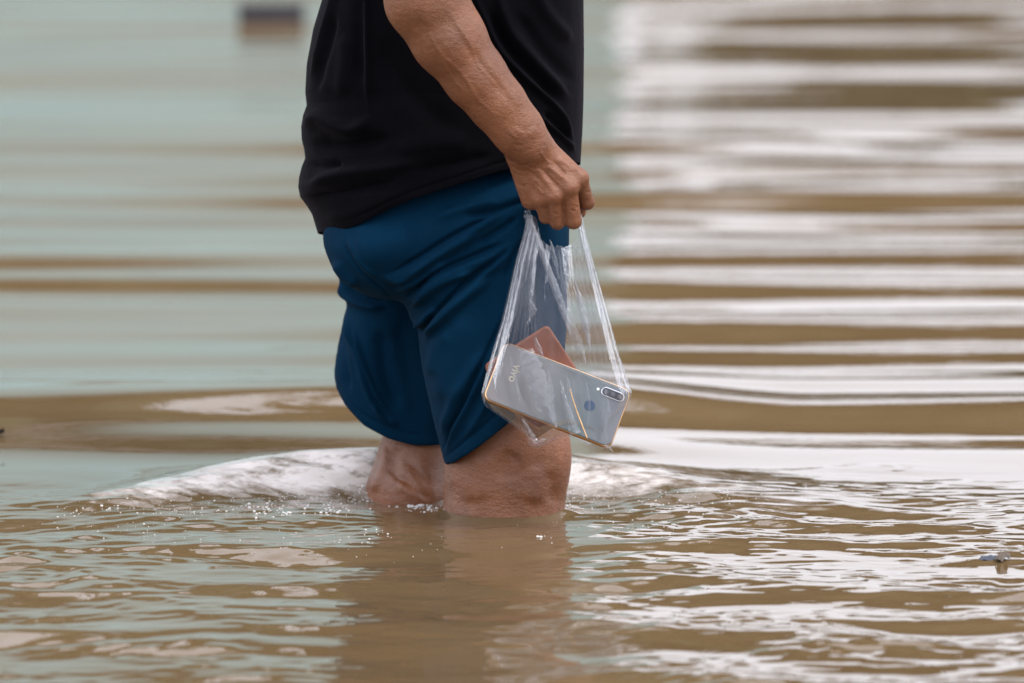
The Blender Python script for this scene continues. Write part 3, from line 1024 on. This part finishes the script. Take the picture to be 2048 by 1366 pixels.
def poly_sd(px, py, pts):
    """signed distance in pixels, positive inside"""
    pts = np.asarray(pts, float)
    D = np.full(px.shape, 1e9); inside = np.zeros(px.shape, bool)
    for a, b in zip(pts, np.roll(pts, -1, 0)):
        ab = b - a
        t = np.clip(((px - a[0]) * ab[0] + (py - a[1]) * ab[1]) / (ab @ ab + 1e-9), 0, 1)
        D = np.minimum(D, np.hypot(px - a[0] - t * ab[0], py - a[1] - t * ab[1]))
        c = ((a[1] > py) != (b[1] > py)) & (px < (b[0] - a[0]) * (py - a[1]) / (b[1] - a[1] + 1e-12) + a[0])
        inside ^= c
    return np.where(inside, D, -D)


def build_shorts():
    step = 0.0023
    x = np.arange(P(615, 0)[0], P(1175, 0)[0], step)
    y = np.arange(-0.215, 0.215, step)
    z = np.arange(P(0, 1000)[2], P(0, 270)[2], step)
    X, Z = np.meshgrid(x, z, indexing='ij')
    # picture position of a point depends a little on depth: each piece is measured at its own depth
    def pic(yc):
        v = np.stack([X.ravel(), np.full(X.size, yc), Z.ravel()], 1)
        a, b = proj(v)
        return a.reshape(X.shape), b.reshape(X.shape)
    def inflate(pts, yc, ys_, half, w):
        px, py = pic(ys_)
        sd = poly_sd(px, py, spline(pts + [pts[0]], 5))
        u = np.clip(sd / w, 0, 1)
        g = np.sqrt(np.clip(1 - (1 - u) ** 2, 0, 1)) * half
        tuck = 0.74 + 0.26 * sstep(395, 530, py + 0.28 * (px - 660))      # held in under the shirt
        g = g * tuck
        edge = np.where(sd < 0, -sd * PX, 0)
        d = np.abs(y[None, None, :] - (yc if np.isscalar(yc) else yc[:, :, None])).astype(np.float32).transpose(0, 1, 2) - g[:, :, None]
        d = np.maximum(d * 0.8, -np.minimum(sd, w)[:, :, None] * PX)
        return d.astype(np.float32), px, py        # indexed x, z, y
    def smin(a, b, k):
        h = np.clip(0.5 + 0.5 * (b - a) / k, 0, 1)
        return b * (1 - h) + a * h - k * h * (1 - h)
    near = [(700, 300), (656, 400), (644, 478), (652, 518), (672, 556), (705, 586), (755, 604), (797, 609), (812, 624), (820, 648), (833, 662), (836, 692), (846, 760), (866, 850), (888, 938), (905, 1010), (1010, 1000), (1090, 900), (1126, 800), (1132, 700), (1137, 560), (1140, 450), (1130, 330), (1000, 270), (800, 270)]
    far = [(690, 400), (656, 470), (668, 540), (690, 610), (684, 650), (671, 715), (667, 765), (676, 860), (705, 960), (820, 985), (930, 960), (960, 800), (980, 620), (1000, 470), (900, 380)]
    hips = [(700, 280), (654, 400), (642, 475), (652, 520), (676, 562), (720, 588), (800, 600), (950, 590), (1080, 570), (1132, 520), (1139, 430), (1125, 300), (1000, 260), (800, 250)]
    dn, npx, npy = inflate(near, -0.082, -0.12, 0.104, 125)
    df, fpx, fpy = inflate(far, 0.122, 0.08, 0.078, 105)
    dh, hpx, hpy = inflate(hips, 0.0, -0.06, 0.182, 190)
    def cut(px, py, pts):
        pts = np.array(pts)
        return ((py - np.interp(px, pts[:, 0], pts[:, 1])) * PX).astype(np.float32)
    cn = cut(npx, npy, [(800, 1000), (889, 938), (930, 903), (975, 866), (1015, 834), (1070, 795), (1135, 748), (1200, 700)])[:, :, None] * 0.78
    cf = cut(fpx, fpy, [(640, 700), (664, 758), (671, 782), (690, 811), (728, 846), (780, 871), (830, 884), (870, 884), (950, 870)])[:, :, None]
    th = 0.010
    A = np.maximum(dn, cn); A = np.maximum(A, -np.maximum(dn + th, -(cn + 0.035)))
    B = np.maximum(df, cf); B = np.maximum(B, -np.maximum(df + th, -(cf + 0.03)))
    Fd = smin(smin(A, dh, 0.012), B, 0.006).transpose(0, 2, 1)
    g = Grid(x, y, z)
    top = (z - P(0, 290)[2])[None, None, :]
    g.F = np.maximum(Fd, top).astype(np.float32)
    g.F[0] = g.F[-1] = 0.02; g.F[:, 0] = g.F[:, -1] = 0.02; g.F[:, :, 0] = g.F[:, :, -1] = 0.02
    V, F = g.nets()
    V = smooth_mesh(V, F, 7, 0.5)
    N = vnormals(V, F)
    S = [  # soft volumes first
        ([(700, 500), (760, 490), (840, 470)], 45, 4, 'g'),
        ([(930, 620), (900, 720), (900, 820)], 34, 4, 'g'),
        # folds running from the seat up to the front of the hip
        ([(775, 548), (800, 540), (840, 518), (897, 482), (960, 446), (1015, 420)], 8, 5, 'f'),
        ([(755, 552), (800, 556), (850, 530), (910, 494), (970, 460)], 10, 5, 'g'),
        ([(806, 606), (835, 580), (872, 550), (940, 520), (1025, 482)], 8, 5, 'f'),
        ([(820, 618), (850, 590), (885, 565), (950, 540)], 10, 5, 'g'),
        ([(790, 585), (812, 570), (850, 552), (900, 520)], 9, 4, 'g'),
        ([(836, 676), (856, 652), (878, 625), (923, 580), (982, 529), (1030, 495)], 8, 5, 'f'),
        ([(845, 690), (880, 645), (930, 596), (990, 548)], 11, 5, 'g'),
        ([(826, 650), (850, 638), (872, 615)], 9, 4.5, 'g'),
        ([(905, 560), (960, 530), (1010, 505)], 9, 3, 'g'),
        ([(920, 430), (982, 422), (1041, 402), (1090, 395)], 8, -5, 'g'),
        ([(860, 440), (930, 418), (1000, 400)], 12, 3.5, 'g'),
        ([(1040, 430), (1000, 460), (950, 490)], 6, -4, 'g'),
        ([(1060, 470), (1030, 510), (1000, 560)], 8, -4, 'g'),
        # thigh panel
        ([(884, 915), (905, 860), (930, 810), (965, 732), (1000, 660), (1030, 600)], 7, 3.6, 'f'),
        ([(884, 880), (900, 830), (935, 760), (975, 690)], 14, 4, 'g'),
        ([(1000, 740), (985, 780), (960, 830), (930, 880)], 9, 3, 'g'),
        ([(860, 760), (875, 700), (905, 650)], 18, 2.5, 'g'),
        # seat seam and the crease under the seat
        ([(684, 470), (696, 505), (716, 535), (745, 563), (790, 600)], 3, -2.0, 'g'),
        ([(696, 470), (708, 502), (728, 530), (756, 556)], 6, 1.6, 'g'),
        ([(680, 556), (690, 572), (704, 588), (735, 603), (775, 610)], 8, 4.5, 'f'),
        ([(668, 520), (690, 552), (720, 572)], 10, 3, 'g'),
        # the far leg
        ([(690, 618), (700, 665), (716, 722), (742, 798), (780, 856)], 8, 5, 'g'),
        ([(704, 650), (718, 705), (735, 755), (755, 800), (790, 845)], 7, -4, 'f'),
        ([(800, 630), (806, 700), (822, 780), (846, 860)], 26, -2, 'g'),
        ([(678, 640), (684, 720), (700, 790)], 8, -4, 'g'),
        ([(760, 650), (770, 740), (800, 830)], 20, -4, 'g'),
        ([(800, 850), (770, 835), (745, 805)], 6, 3, 'g')]
    hn = [(889, 938), (930, 903), (975, 866), (1015, 834), (1070, 795)]
    S += [([(a - 8, b - 15) for a, b in hn], 2.6, -1.9, 'g')]
    hf = [(690, 811), (728, 846), (780, 871), (830, 884), (866, 884)]
    S += [([(a + 2, b - 14) for a, b in hf], 2.6, -1.4, 'g')]
    S = [(a, w * 0.85, h * 2.0, k) for a, w, h, k in S]
    V = sculpt(V, N, S)
    V = smooth_mesh(V, F, 1, 0.3)
    part_of_person('shorts', V, F, M['shorts'])


build_body()
build_shirt()
build_shorts()

# ------------------------------------------------------------------ smartphone
def frame_from(u, v, n, o):
    m = Matrix.Identity(4)
    for c, a in enumerate((u, v, n)):
        for q in range(3): m[q][c] = a[q]
    for q in range(3): m[q][3] = o[q]
    return m


a = R(21.6)
PU = np.array((math.cos(a), 0, -math.sin(a)))
PV0 = np.array((math.sin(a), 0, math.cos(a)))
TILT = R(22)
PV = PV0 * math.cos(TILT) + np.array((0, 1, 0)) * math.sin(TILT)
PN = np.cross(PU, PV)
if PN[1] > 0: PN = -PN
PO = P(1114, 791, -0.247)
PM = frame_from(PU, PV, PN, PO)
phone = empty('smartphone')
phone.matrix_world = PM
tag(phone, 'pale silver smartphone with gold frame inside the clear plastic bag', 'smartphone')
if np.dot(np.cross(PU, PV), PN) < 0:
    PV_FLIP = True
else:
    PV_FLIP = False


def on_phone(px, py):
    """local u, v of a picture point on the phone's back"""
    d = C_F + np.array((1, 0, 0)) * (px - 1024) / FPX + C_U * (683 - py) / FPX
    t = ((PO - CAM) @ PN) / (d @ PN)
    q = CAM + d * t - PO
    return q @ PU, q @ PV


def rrect(hx, hy, r, n=8):
    out = []
    for cx, cy, a0 in ((hx - r, hy - r, 0), (-hx + r, hy - r, 90), (-hx + r, -hy + r, 180), (hx - r, -hy + r, 270)):
        for k in range(n + 1):
            t = R(a0 + 90 * k / n)
            out.append((cx + r * math.cos(t), cy + r * math.sin(t)))
    return out


def plate(outline, prof):
    """stack of scaled outlines: prof = [(inset, z), ...] capped at both ends"""
    V, F = [], []
    n = len(outline)
    cx = sum(p[0] for p in outline) / n; cy = sum(p[1] for p in outline) / n
    hx = max(abs(p[0] - cx) for p in outline); hy = max(abs(p[1] - cy) for p in outline)
    for ins, z in prof:
        for x, y in outline:
            V.append((cx + (x - cx) * (1 - ins / hx), cy + (y - cy) * (1 - ins / hy), z))
    for i in range(len(prof) - 1):
        for k in range(n):
            F.append((i * n + k, i * n + (k + 1) % n, (i + 1) * n + (k + 1) % n, (i + 1) * n + k))
    F.append(tuple(range(n - 1, -1, -1)))
    F.append(tuple((len(prof) - 1) * n + k for k in range(n)))
    return V, F


HX, HY = 0.0795, 0.0372
fr_o = rrect(HX, HY, 0.0095)
obj('frame', py_mesh('phone_frame', *plate(fr_o, [(0.0012, -0.0042), (0.0, -0.003), (0.0, 0.0022), (0.0008, 0.0036)]), smooth=True), M['gold'], phone)
obj('back_glass', py_mesh('phone_back', *plate(rrect(HX - 0.0010, HY - 0.0010, 0.009), [(0.0, 0.0030), (0.0002, 0.0039), (0.0012, 0.0045), (0.003, 0.0048)]), smooth=False), M['phone'], phone)
obj('screen', py_mesh('phone_screen', *plate(rrect(HX - 0.0015, HY - 0.0015, 0.0085), [(0.0012, -0.0048), (0.0, -0.0040)]), smooth=False), M['black_glass'], phone)
cu, cv = on_phone(1224, 791)
def stadium(L, r, n=10, c=(0, 0)):
    o = []
    for k in range(n + 1):
        t = R(-90 + 180 * k / n); o.append((c[0] + L + r * math.cos(t), c[1] + r * math.sin(t)))
    for k in range(n + 1):
        t = R(90 + 180 * k / n); o.append((c[0] - L + r * math.cos(t), c[1] + r * math.sin(t)))
    return o
cm = obj('camera_module', py_mesh('camera_rim', *plate(stadium(0.0085, 0.0056, c=(cu, cv)), [(0, 0.0048), (0, 0.0062), (0.0006, 0.0066)])), M['lensrim'], phone)
obj('cover_glass', py_mesh('camera_glass', *plate(stadium(0.0085, 0.0046, c=(cu, cv)), [(0, 0.0060), (0, 0.0070)])), M['black_glass'], cm)
for q in (-1, 0, 1):
    o8 = [(cu + q * 0.0083 + 0.0030 * math.cos(t), cv + 0.0030 * math.sin(t)) for t in np.linspace(0, 2 * math.pi, 20, endpoint=False)]
    obj('lens', py_mesh('camera_lens', *plate(o8, [(0, 0.0069), (0.0003, 0.0075)])), M['lens'], cm)
fu, fv = on_phone(1195, 780)
obj('flash', py_mesh('phone_flash', *plate([(fu + 0.0018 * math.cos(t), fv + 0.0018 * math.sin(t)) for t in np.linspace(0, 2 * math.pi, 16, endpoint=False)], [(0, 0.0047), (0.0003, 0.0054)])), M['flash'], phone)
fu, fv = on_phone(1178, 813)
obj('fingerprint_sensor', py_mesh('phone_sensor', *plate([(fu + 0.0064 * math.cos(t), fv + 0.0064 * math.sin(t)) for t in np.linspace(0, 2 * math.pi, 28, endpoint=False)], [(0, 0.0046), (0.0, 0.0051), (0.0004, 0.0053)])), M['blue_glass'], phone)
lu, lv = on_phone(1028, 749)
tc = bpy.data.curves.new('logo', 'FONT')
tc.body = 'vivo'
tc.size = 0.0132
tc.extrude = 0.00008
tc.offset = 0.00025
tc.align_x = 'CENTER'; tc.align_y = 'CENTER'
lg = bpy.data.objects.new('logo', tc)
COL.objects.link(lg)
lg.parent = phone
lg.location = (lu, lv, 0.0050)
lg.rotation_euler = (0, 0, R(-90))
bpy.context.view_layer.update()
lme = bpy.data.meshes.new_from_object(lg.evaluated_get(bpy.context.evaluated_depsgraph_get()))
bpy.data.objects.remove(lg)
lg = obj('logo', lme, None, phone)
lme.materials.clear(); lme.materials.append(M['logo'])
lg.location = (lu, lv, 0.0050)
lg.rotation_euler = (0, 0, R(-90))
pv, pf = box_vf(HX - 0.0002, HX + 0.0006, -0.004, 0.004, -0.0016, 0.0010)

# ------------------------------------------------------------------ wallet
WA, WB, WC = P(1100, 646, -0.222), P(972, 728, -0.222), P(1060, 884, -0.222)
wu = (WA - WB); wl = np.linalg.norm(wu); wu /= wl
wv_ = WB - WC; wv_ -= wu * (wv_ @ wu); wh = np.linalg.norm(wv_); wv_ /= wh
wn_ = np.cross(wu, wv_)
if wn_[1] > 0: wn_ = -wn_; wu, wflip = wu, True
wm = frame_from(wu, wv_, np.cross(wu, wv_), (WA + WC) / 2)
wallet = empty('wallet')
wallet.matrix_world = wm
tag(wallet, 'brown leather wallet behind the phone in the plastic bag', 'wallet')
sgn = 1 if np.cross(wu, wv_)[1] < 0 else -1
for q, nm in ((1, 'cover'), (-1, 'cover')):
    obj(nm, py_mesh('wallet_cover', *plate(rrect(wl / 2, wh / 2, 0.006, 5), [(0.001, sgn * q * 0.0016), (0.0, sgn * q * 0.0022), (0.0, sgn * q * 0.0046), (0.0012, sgn * q * 0.0056)])), M['leather'], wallet)
obj('card_pockets', py_mesh('wallet_inside', *plate(rrect(wl / 2 - 0.002, wh / 2 - 0.002, 0.005, 5), [(0, -0.0014), (0, 0.0014)])), M['lining'], wallet)
sv_ = []
for k in range(26):
    f = -1 + 2 * (k + 0.5) / 26
    sv_.append(box_vf(f * (wl / 2 - 0.004) - 0.0009, f * (wl / 2 - 0.004) + 0.0009, wh / 2 - 0.0044, wh / 2 - 0.0038, sgn * 0.0054 - 0.0004, sgn * 0.0054 + 0.0006))
    sv_.append(box_vf(wl / 2 - 0.0044, wl / 2 - 0.0038, f * (wh / 2 - 0.004) - 0.0009, f * (wh / 2 - 0.004) + 0.0009, sgn * 0.0054 - 0.0004, sgn * 0.0054 + 0.0006))
st = obj('stitching', py_mesh('wallet_stitching', *join_vf(sv_)), M['thread'], wallet)
st['kind'] = 'stuff'

# ------------------------------------------------------------------ the clear bag
bag = empty('plastic_bag', P(1110, 890, -0.235))
tag(bag, 'clear thin plastic carrier bag hanging from the fist with a phone inside', 'plastic bag')
BINV = np.array(bag.location)
BL = np.array([(425, 1052), (440, 1053), (480, 1043), (520, 1031), (580, 1017), (640, 1003), (700, 985), (750, 971), (785, 963), (815, 965), (860, 985), (930, 1010)])
BR = np.array([(425, 1160), (440, 1166), (500, 1180), (560, 1197), (620, 1214), (700, 1236), (760, 1254), (785, 1264), (820, 1256), (870, 1236), (930, 1215)])
BY = np.array([(425, -0.214), (520, -0.226), (650, -0.236), (760, -0.241), (890, -0.246)])
BD = np.array([(425, 0.010), (470, 0.018), (560, 0.026), (680, 0.033), (790, 0.031), (850, 0.026), (900, 0.012), (930, 0.004)])


def build_bag():
    na, nr = 300, 170
    th = np.linspace(0, 2 * math.pi, na, endpoint=False)
    cx, cy = np.cos(th), np.sin(th)
    ux = (cx + 1) / 2
    rim = np.interp(ux, [0, 0.16, 0.3, 0.42, 0.62, 0.82, 0.93, 1], [428, 432, 478, 492, 496, 484, 444, 436])
    bot = np.interp(ux, [0, 0.02, 0.15, 0.32, 0.36, 0.42, 0.48, 0.6, 0.86, 1], [800, 812, 846, 884, 893, 889, 880, 872, 900, 806])
    V = []
    UV = []
    g = np.random.default_rng(4)
    fr = [3, 5, 7, 8, 11, 13, 17, 22]
    ph = g.uniform(0, 6.28, len(fr)); am = [1, 1, 0.9, 0.8, 0.7, 0.6, 0.5, 0.4]
    for i in range(nr):
        t = i / (nr - 1)
        row = rim + (bot - rim) * t
        l = np.interp(row, BL[:, 0], BL[:, 1]); r_ = np.interp(row, BR[:, 0], BR[:, 1])
        px = (l + r_) / 2 + (r_ - l) / 2 * cx
        d = np.interp(row, BD[:, 0], BD[:, 1]) * (1 - 0.93 * sstep(0.9, 1.0, np.array(t)))
        yc = np.interp(row, BY[:, 0], BY[:, 1])
        pl = sum(a_ * np.sin(f * th + p + 0.6 * math.sin(3 * t + p)) for f, p, a_ in zip(fr, ph, am))
        amp = 0.0018 * (1 - 0.7 * t) * (1 - 0.5 * np.abs(cx) ** 4)
        y = yc + d * cy + pl * amp * np.sign(cy + 1e-6)
        px = px + pl * 1.1 * (1 - t) * sstep(0.0, 0.12, np.array(t)) * (1 - np.abs(cx) ** 2)
        for q in range(na):
            V.append(P(px[q], row[q], y[q]))
            UV.append((q / na, t))
    V = np.array(V)
    ii = np.arange(nr * na).reshape(nr, na)
    F = np.stack([ii[:-1], np.roll(ii, -1, 1)[:-1], np.roll(ii, -1, 1)[1:], ii[1:]], -1).reshape(-1, 4)
    me = mesh_np('bag_film', V - BINV, F, uv=np.array(UV))
    obj('film', me, M['film'], bag)


def ribbon(name, pts, wid, y, mat, bow=0.004, crink=0.0015, seed=0):
    """a crease where the film lies folded on itself: a narrow curved strip"""
    g = np.random.default_rng(seed)
    c = spline(pts, 10)
    n = len(c); m = 9
    w = np.interp(np.linspace(0, 1, n), np.linspace(0, 1, len(wid)), wid)
    yy = np.interp(np.linspace(0, 1, n), np.linspace(0, 1, len(y)), y) if hasattr(y, '__len__') else np.full(n, y)
    V, UV = [], []
    d = np.gradient(c, axis=0); d /= np.linalg.norm(d, axis=1, keepdims=True)
    for i in range(n):
        nrm = np.array((-d[i, 1], d[i, 0]))
        for k in range(m):
            f = -1 + 2 * k / (m - 1)
            p = c[i] + nrm * f * w[i] / 2 * (1 + 0.12 * g.normal())
            V.append(P(p[0], p[1], yy[i] - bow * (1 - f * f) + crink * g.normal() * 0.4))
            UV.append((k / m * 0.2 + seed * 0.13, i / n))
    ii = np.arange(n * m).reshape(n, m)
    F = np.stack([ii[:-1, :-1], ii[:-1, 1:], ii[1:, 1:], ii[1:, :-1]], -1).reshape(-1, 4)
    return obj(name, mesh_np('bag_' + name, np.array(V) - BINV, F, uv=np.array(UV)), mat, bag)


build_bag()
ribbon('handle', [(1054, 420), (1058, 440), (1068, 470), (1080, 500)], [12, 16, 18, 10], [-0.212, -0.245], M['fold'], seed=1)
ribbon('handle', [(1160, 428), (1164, 460), (1170, 492), (1180, 530), (1186, 566)], [7, 9, 14, 12, 3], [-0.212, -0.25], M['glint_fold'], seed=2)
ribbon('crease', [(1060, 438), (1078, 486), (1095, 535), (1112, 580), (1128, 625), (1140, 668)], [7, 12, 14, 16, 14, 4], [-0.25, -0.275], M['glint_fold'], seed=3)
ribbon('crease', [(1122, 610), (1142, 650), (1158, 690), (1170, 725)], [4, 15, 18, 6], [-0.268, -0.275], M['fold'], seed=4)
ribbon('crease', [(1150, 560), (1162, 610), (1172, 655), (1180, 700)], [3, 12, 14, 3], [-0.266, -0.274], M['glint_fold'], seed=5)
ribbon('crease', [(1042, 490), (1032, 550), (1022, 610), (1012, 670)], [3, 9, 9, 3], [-0.252, -0.264], M['film'], seed=6)
ribbon('crease', [(1183, 520), (1200, 590), (1206, 650)], [3, 9, 3], [-0.25, -0.262], M['fold'], seed=7)
ribbon('crease', [(1100, 480), (1110, 520), (1118, 560)], [3, 10, 3], [-0.25, -0.26], M['fold'], seed=8)
ribbon('crease', [(1052, 700), (1066, 740), (1088, 800), (1112, 856)], [30, 46, 40, 5], [-0.272, -0.284], M['fold'], seed=9)
ribbon('crease', [(1120, 760), (1134, 815), (1150, 868)], [4, 12, 22], [-0.276, -0.286], M['fold'], seed=10)
ribbon('crease', [(1205, 790), (1206, 830), (1212, 880)], [5, 14, 7], [-0.274, -0.282], M['film'], seed=11)
ribbon('crease', [(1238, 716), (1250, 752), (1260, 786)], [3, 6, 9], [-0.25, -0.254], M['fold'], seed=12)
ribbon('crease', [(1044, 838), (1058, 862), (1070, 888), (1092, 878)], [5, 12, 22, 6], [-0.272, -0.28], M['fold'], seed=13)
ribbon('crease', [(1208, 893), (1218, 898), (1226, 904)], [14, 9, 2], [-0.27, -0.272], M['fold'], seed=14)
ribbon('crease', [(1112, 492), (1135, 497), (1160, 494)], [3, 5, 3], [-0.25, -0.25], M['fold'], seed=15)
ribbon('crease', [(1060, 600), (1068, 622), (1058, 640)], [4, 12, 4], [-0.266, -0.268], M['fold'], seed=16)
ribbon('crease', [(1070, 676), (1078, 700), (1084, 712)], [6, 13, 6], [-0.27, -0.272], M['fold'], seed=17)
gq = random.Random(12)
for k in range(11):      # the film fans out in fine creases from the two handles
    f = k / 10
    ribbon('crease', [(1056 + 14 * f, 445), (1040 + 28 * f, 520 + gq.uniform(-10, 10)), (1018 + 50 * f, 610), (990 + 82 * f, 690 + gq.uniform(-25, 15))],
           [2, gq.uniform(4, 8), gq.uniform(4, 9), 2], [-0.236, -0.254 - 0.012 * math.sin(math.pi * f), -0.262 - 0.012 * math.sin(math.pi * f), -0.262 - 0.012 * math.sin(math.pi * f)], M['soft_fold'], 0.002, 0.001, seed=30 + k)
for k in range(9):
    f = k / 8
    ribbon('crease', [(1118 + 52 * f, 500 - 20 * f), (1126 + 66 * f, 580 + gq.uniform(-10, 10)), (1140 + 78 * f, 660), (1150 + 92 * f, 745 + gq.uniform(-30, 25))],
           [2, gq.uniform(5, 10), gq.uniform(6, 12), 2], [-0.25, -0.264 + 0.010 * f, -0.274 + 0.014 * f, -0.276 + 0.018 * f], M['soft_fold'], 0.002, 0.001, seed=50 + k)
for k in range(6):
    f = k / 5
    ribbon('crease', [(1020 + 190 * f, 712 + 66 * f), (1030 + 186 * f, 760 + 66 * f), (1040 + 168 * f, 806 + 66 * f)], [3, gq.uniform(6, 13), 3], [-0.276, -0.284], M['soft_fold'], 0.002, 0.001, seed=70 + k)
# gold strip standing in for the gilt frame's reflection along a film fold
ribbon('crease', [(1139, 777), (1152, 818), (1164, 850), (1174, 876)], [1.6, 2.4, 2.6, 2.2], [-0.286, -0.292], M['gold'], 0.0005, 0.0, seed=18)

# ------------------------------------------------------------------ foam, floating things
def sphere_vf(c, r, sq=0.75, n=7, m=5):
    V = [(c[0], c[1], c[2] + r * sq)]; F = []
    for i in range(1, m):
        p = math.pi * i / m
        for k in range(n):
            t = 2 * math.pi * k / n
            V.append((c[0] + r * math.sin(p) * math.cos(t), c[1] + r * math.sin(p) * math.sin(t), c[2] + r * sq * math.cos(p)))
    V.append((c[0], c[1], c[2] - r * sq))
    for k in range(n): F.append((0, 1 + k, 1 + (k + 1) % n))
    for i in range(m - 2):
        for k in range(n):
            F.append((1 + i * n + k, 1 + (i + 1) * n + k, 1 + (i + 1) * n + (k + 1) % n, 1 + i * n + (k + 1) % n))
    l = len(V) - 1
    for k in range(n): F.append((l, 1 + (m - 2) * n + (k + 1) % n, 1 + (m - 2) * n + k))
    return V, F


t = NT('foam')
t.set(Roughness=0.3, Specular_IOR_Level=0.6, Transmission_Weight=0.1, IOR=1.2)
t.b.inputs['Base Color'].default_value = (0.62, 0.61, 0.6, 1)
M['foam'] = t.m


def surf(px, py):
    """water point under a picture position"""
    z = WL
    for _ in range(8):
        q = W(px, py, z)
        z = 0.5 * z + 0.5 * zw(q[0], q[1])
    q = W(px, py, z)
    return np.array((q[0], q[1], zw(q[0], q[1])))


def foam(name, spots, label):
    g = random.Random(5)
    parts = []
    for px, py, sx, sy, n, r0, r1 in spots:
        for _ in range(n):
            p = surf(g.gauss(px, sx), g.gauss(py, sy))
            r = g.uniform(r0, r1) * (0.6 if g.random() < 0.6 else 1)
            parts.append(sphere_vf(p, r * 0.75))
    o = obj(name, py_mesh(name, *join_vf(parts), smooth=True), M['foam'])
    tag(o, label, 'foam', kind='stuff')


foam('foam', [(745, 988, 16, 6, 34, 0.0012, 0.0036), (790, 998, 18, 6, 34, 0.0012, 0.0036), (832, 1010, 18, 7, 44, 0.0012, 0.004), (868, 1016, 12, 5, 26, 0.001, 0.003),
              (1128, 1008, 9, 5, 22, 0.001, 0.0026), (1110, 1016, 10, 3, 12, 0.001, 0.002), (540, 1022, 34, 8, 40, 0.001, 0.0032), (660, 1020, 22, 6, 26, 0.001, 0.003),
              (205, 1018, 40, 8, 12, 0.001, 0.003), (130, 1030, 60, 12, 10, 0.001, 0.0022), (300, 1040, 60, 14, 14, 0.001, 0.002), (1078, 1073, 4, 1.5, 6, 0.0015, 0.003),
              (780, 992, 50, 9, 90, 0.0006, 0.0018), (450, 1012, 150, 10, 110, 0.0006, 0.0018), (620, 1000, 80, 9, 90, 0.0006, 0.002), (1180, 990, 50, 16, 80, 0.0006, 0.0018),
              (1400, 985, 130, 12, 70, 0.0006, 0.0016), (500, 1090, 200, 25, 50, 0.0005, 0.0014), (1250, 1060, 120, 25, 40, 0.0005, 0.0013), (200, 1050, 120, 25, 40, 0.0005, 0.0015),
              (760, 1068, 26, 8, 12, 0.001, 0.002), (1290, 1010, 70, 20, 40, 0.0008, 0.0018)],
     'white froth and small bubbles where the legs break the water')

p = W(543, 48, WL)
bx_ = empty('floating_box', (p[0], p[1], WL))
tag(bx_, 'blurred small dark box floating far behind the man', 'box')
dark = plain('dark_card', (0.022, 0.019, 0.024), 0.6, scale=20)
V_, F_ = plate(rrect(0.066, 0.03, 0.006, 4), [(0.002, -0.02), (0, -0.016), (0, 0.034), (0.003, 0.038)])
obj('carton', py_mesh('box_carton', V_, F_), dark, bx_)
V_, F_ = plate(rrect(0.067, 0.031, 0.006, 4), [(0, 0.030), (0, 0.0405), (0.003, 0.042)])
obj('lid', py_mesh('box_lid', V_, F_), plain('dark_lid', (0.03, 0.026, 0.024), 0.6), bx_)

p = surf(-12, 874)
leafm = plain('wet_leaf', (0.012, 0.010, 0.007), 0.9, Specular_IOR_Level=0.05)
V_ = []; F_ = []
for k in range(9):
    f = k / 8; wv2 = 0.008 * math.sin(math.pi * f) ** 0.8 + 0.0006
    x_ = -0.012 + 0.026 * f
    V_ += [(x_, -wv2, 0.004 + 0.006 * f * f), (x_, 0, 0.001 + 0.004 * f), (x_, wv2, 0.004 + 0.006 * f * f)]
for k in range(8):
    for q in (0, 1):
        F_.append((k * 3 + q, k * 3 + 3 + q, k * 3 + 4 + q, k * 3 + 1 + q))
lf = obj('floating_leaf', py_mesh('floating_leaf', V_, F_, smooth=True), leafm)
md = lf.modifiers.new('thickness', 'SOLIDIFY'); md.thickness = 0.0008
lf.location = p; lf.rotation_euler = (0, 0, 0.5)
tag(lf, 'small dark leaf floating by the edge of the calm brown water', 'leaf')

p = surf(2000, 1119)
wr = empty('floating_wrapper', tuple(p))
wr.rotation_euler = (0, 0, -0.5)
tag(wr, 'small crumpled blue and beige wrapper floating in the ripples', 'wrapper')
g = np.random.default_rng(3)
def crumple(name, sx, sy, h, c, mat, seed):
    g = np.random.default_rng(seed)
    n = 9
    V_ = []; F_ = []
    for i in range(n):
        for j in range(n):
            u, v = i / (n - 1) * 2 - 1, j / (n - 1) * 2 - 1
            V_.append((c[0] + u * sx * (1 - 0.2 * v * v), c[1] + v * sy * (1 - 0.3 * u * u), c[2] + h * (1 - 0.6 * (u * u + v * v)) + g.normal() * h * 0.28))
    for i in range(n - 1):
        for j in range(n - 1):
            F_.append((i * n + j, (i + 1) * n + j, (i + 1) * n + j + 1, i * n + j + 1))
    o = obj(name, py_mesh('wrapper_' + name, V_, F_), mat, wr)
    o.modifiers.new('thickness', 'SOLIDIFY').thickness = 0.0008
    return o
crumple('scrap', 0.006, 0.016, 0.006, (0.004, 0, 0.002), plain('beige_plastic', (0.09, 0.068, 0.052), 0.7), 1)
crumple('torn_flap', 0.010, 0.016, 0.002, (-0.015, 0.002, 0.0), plain('blue_plastic', (0.022, 0.03, 0.05), 0.6), 2)
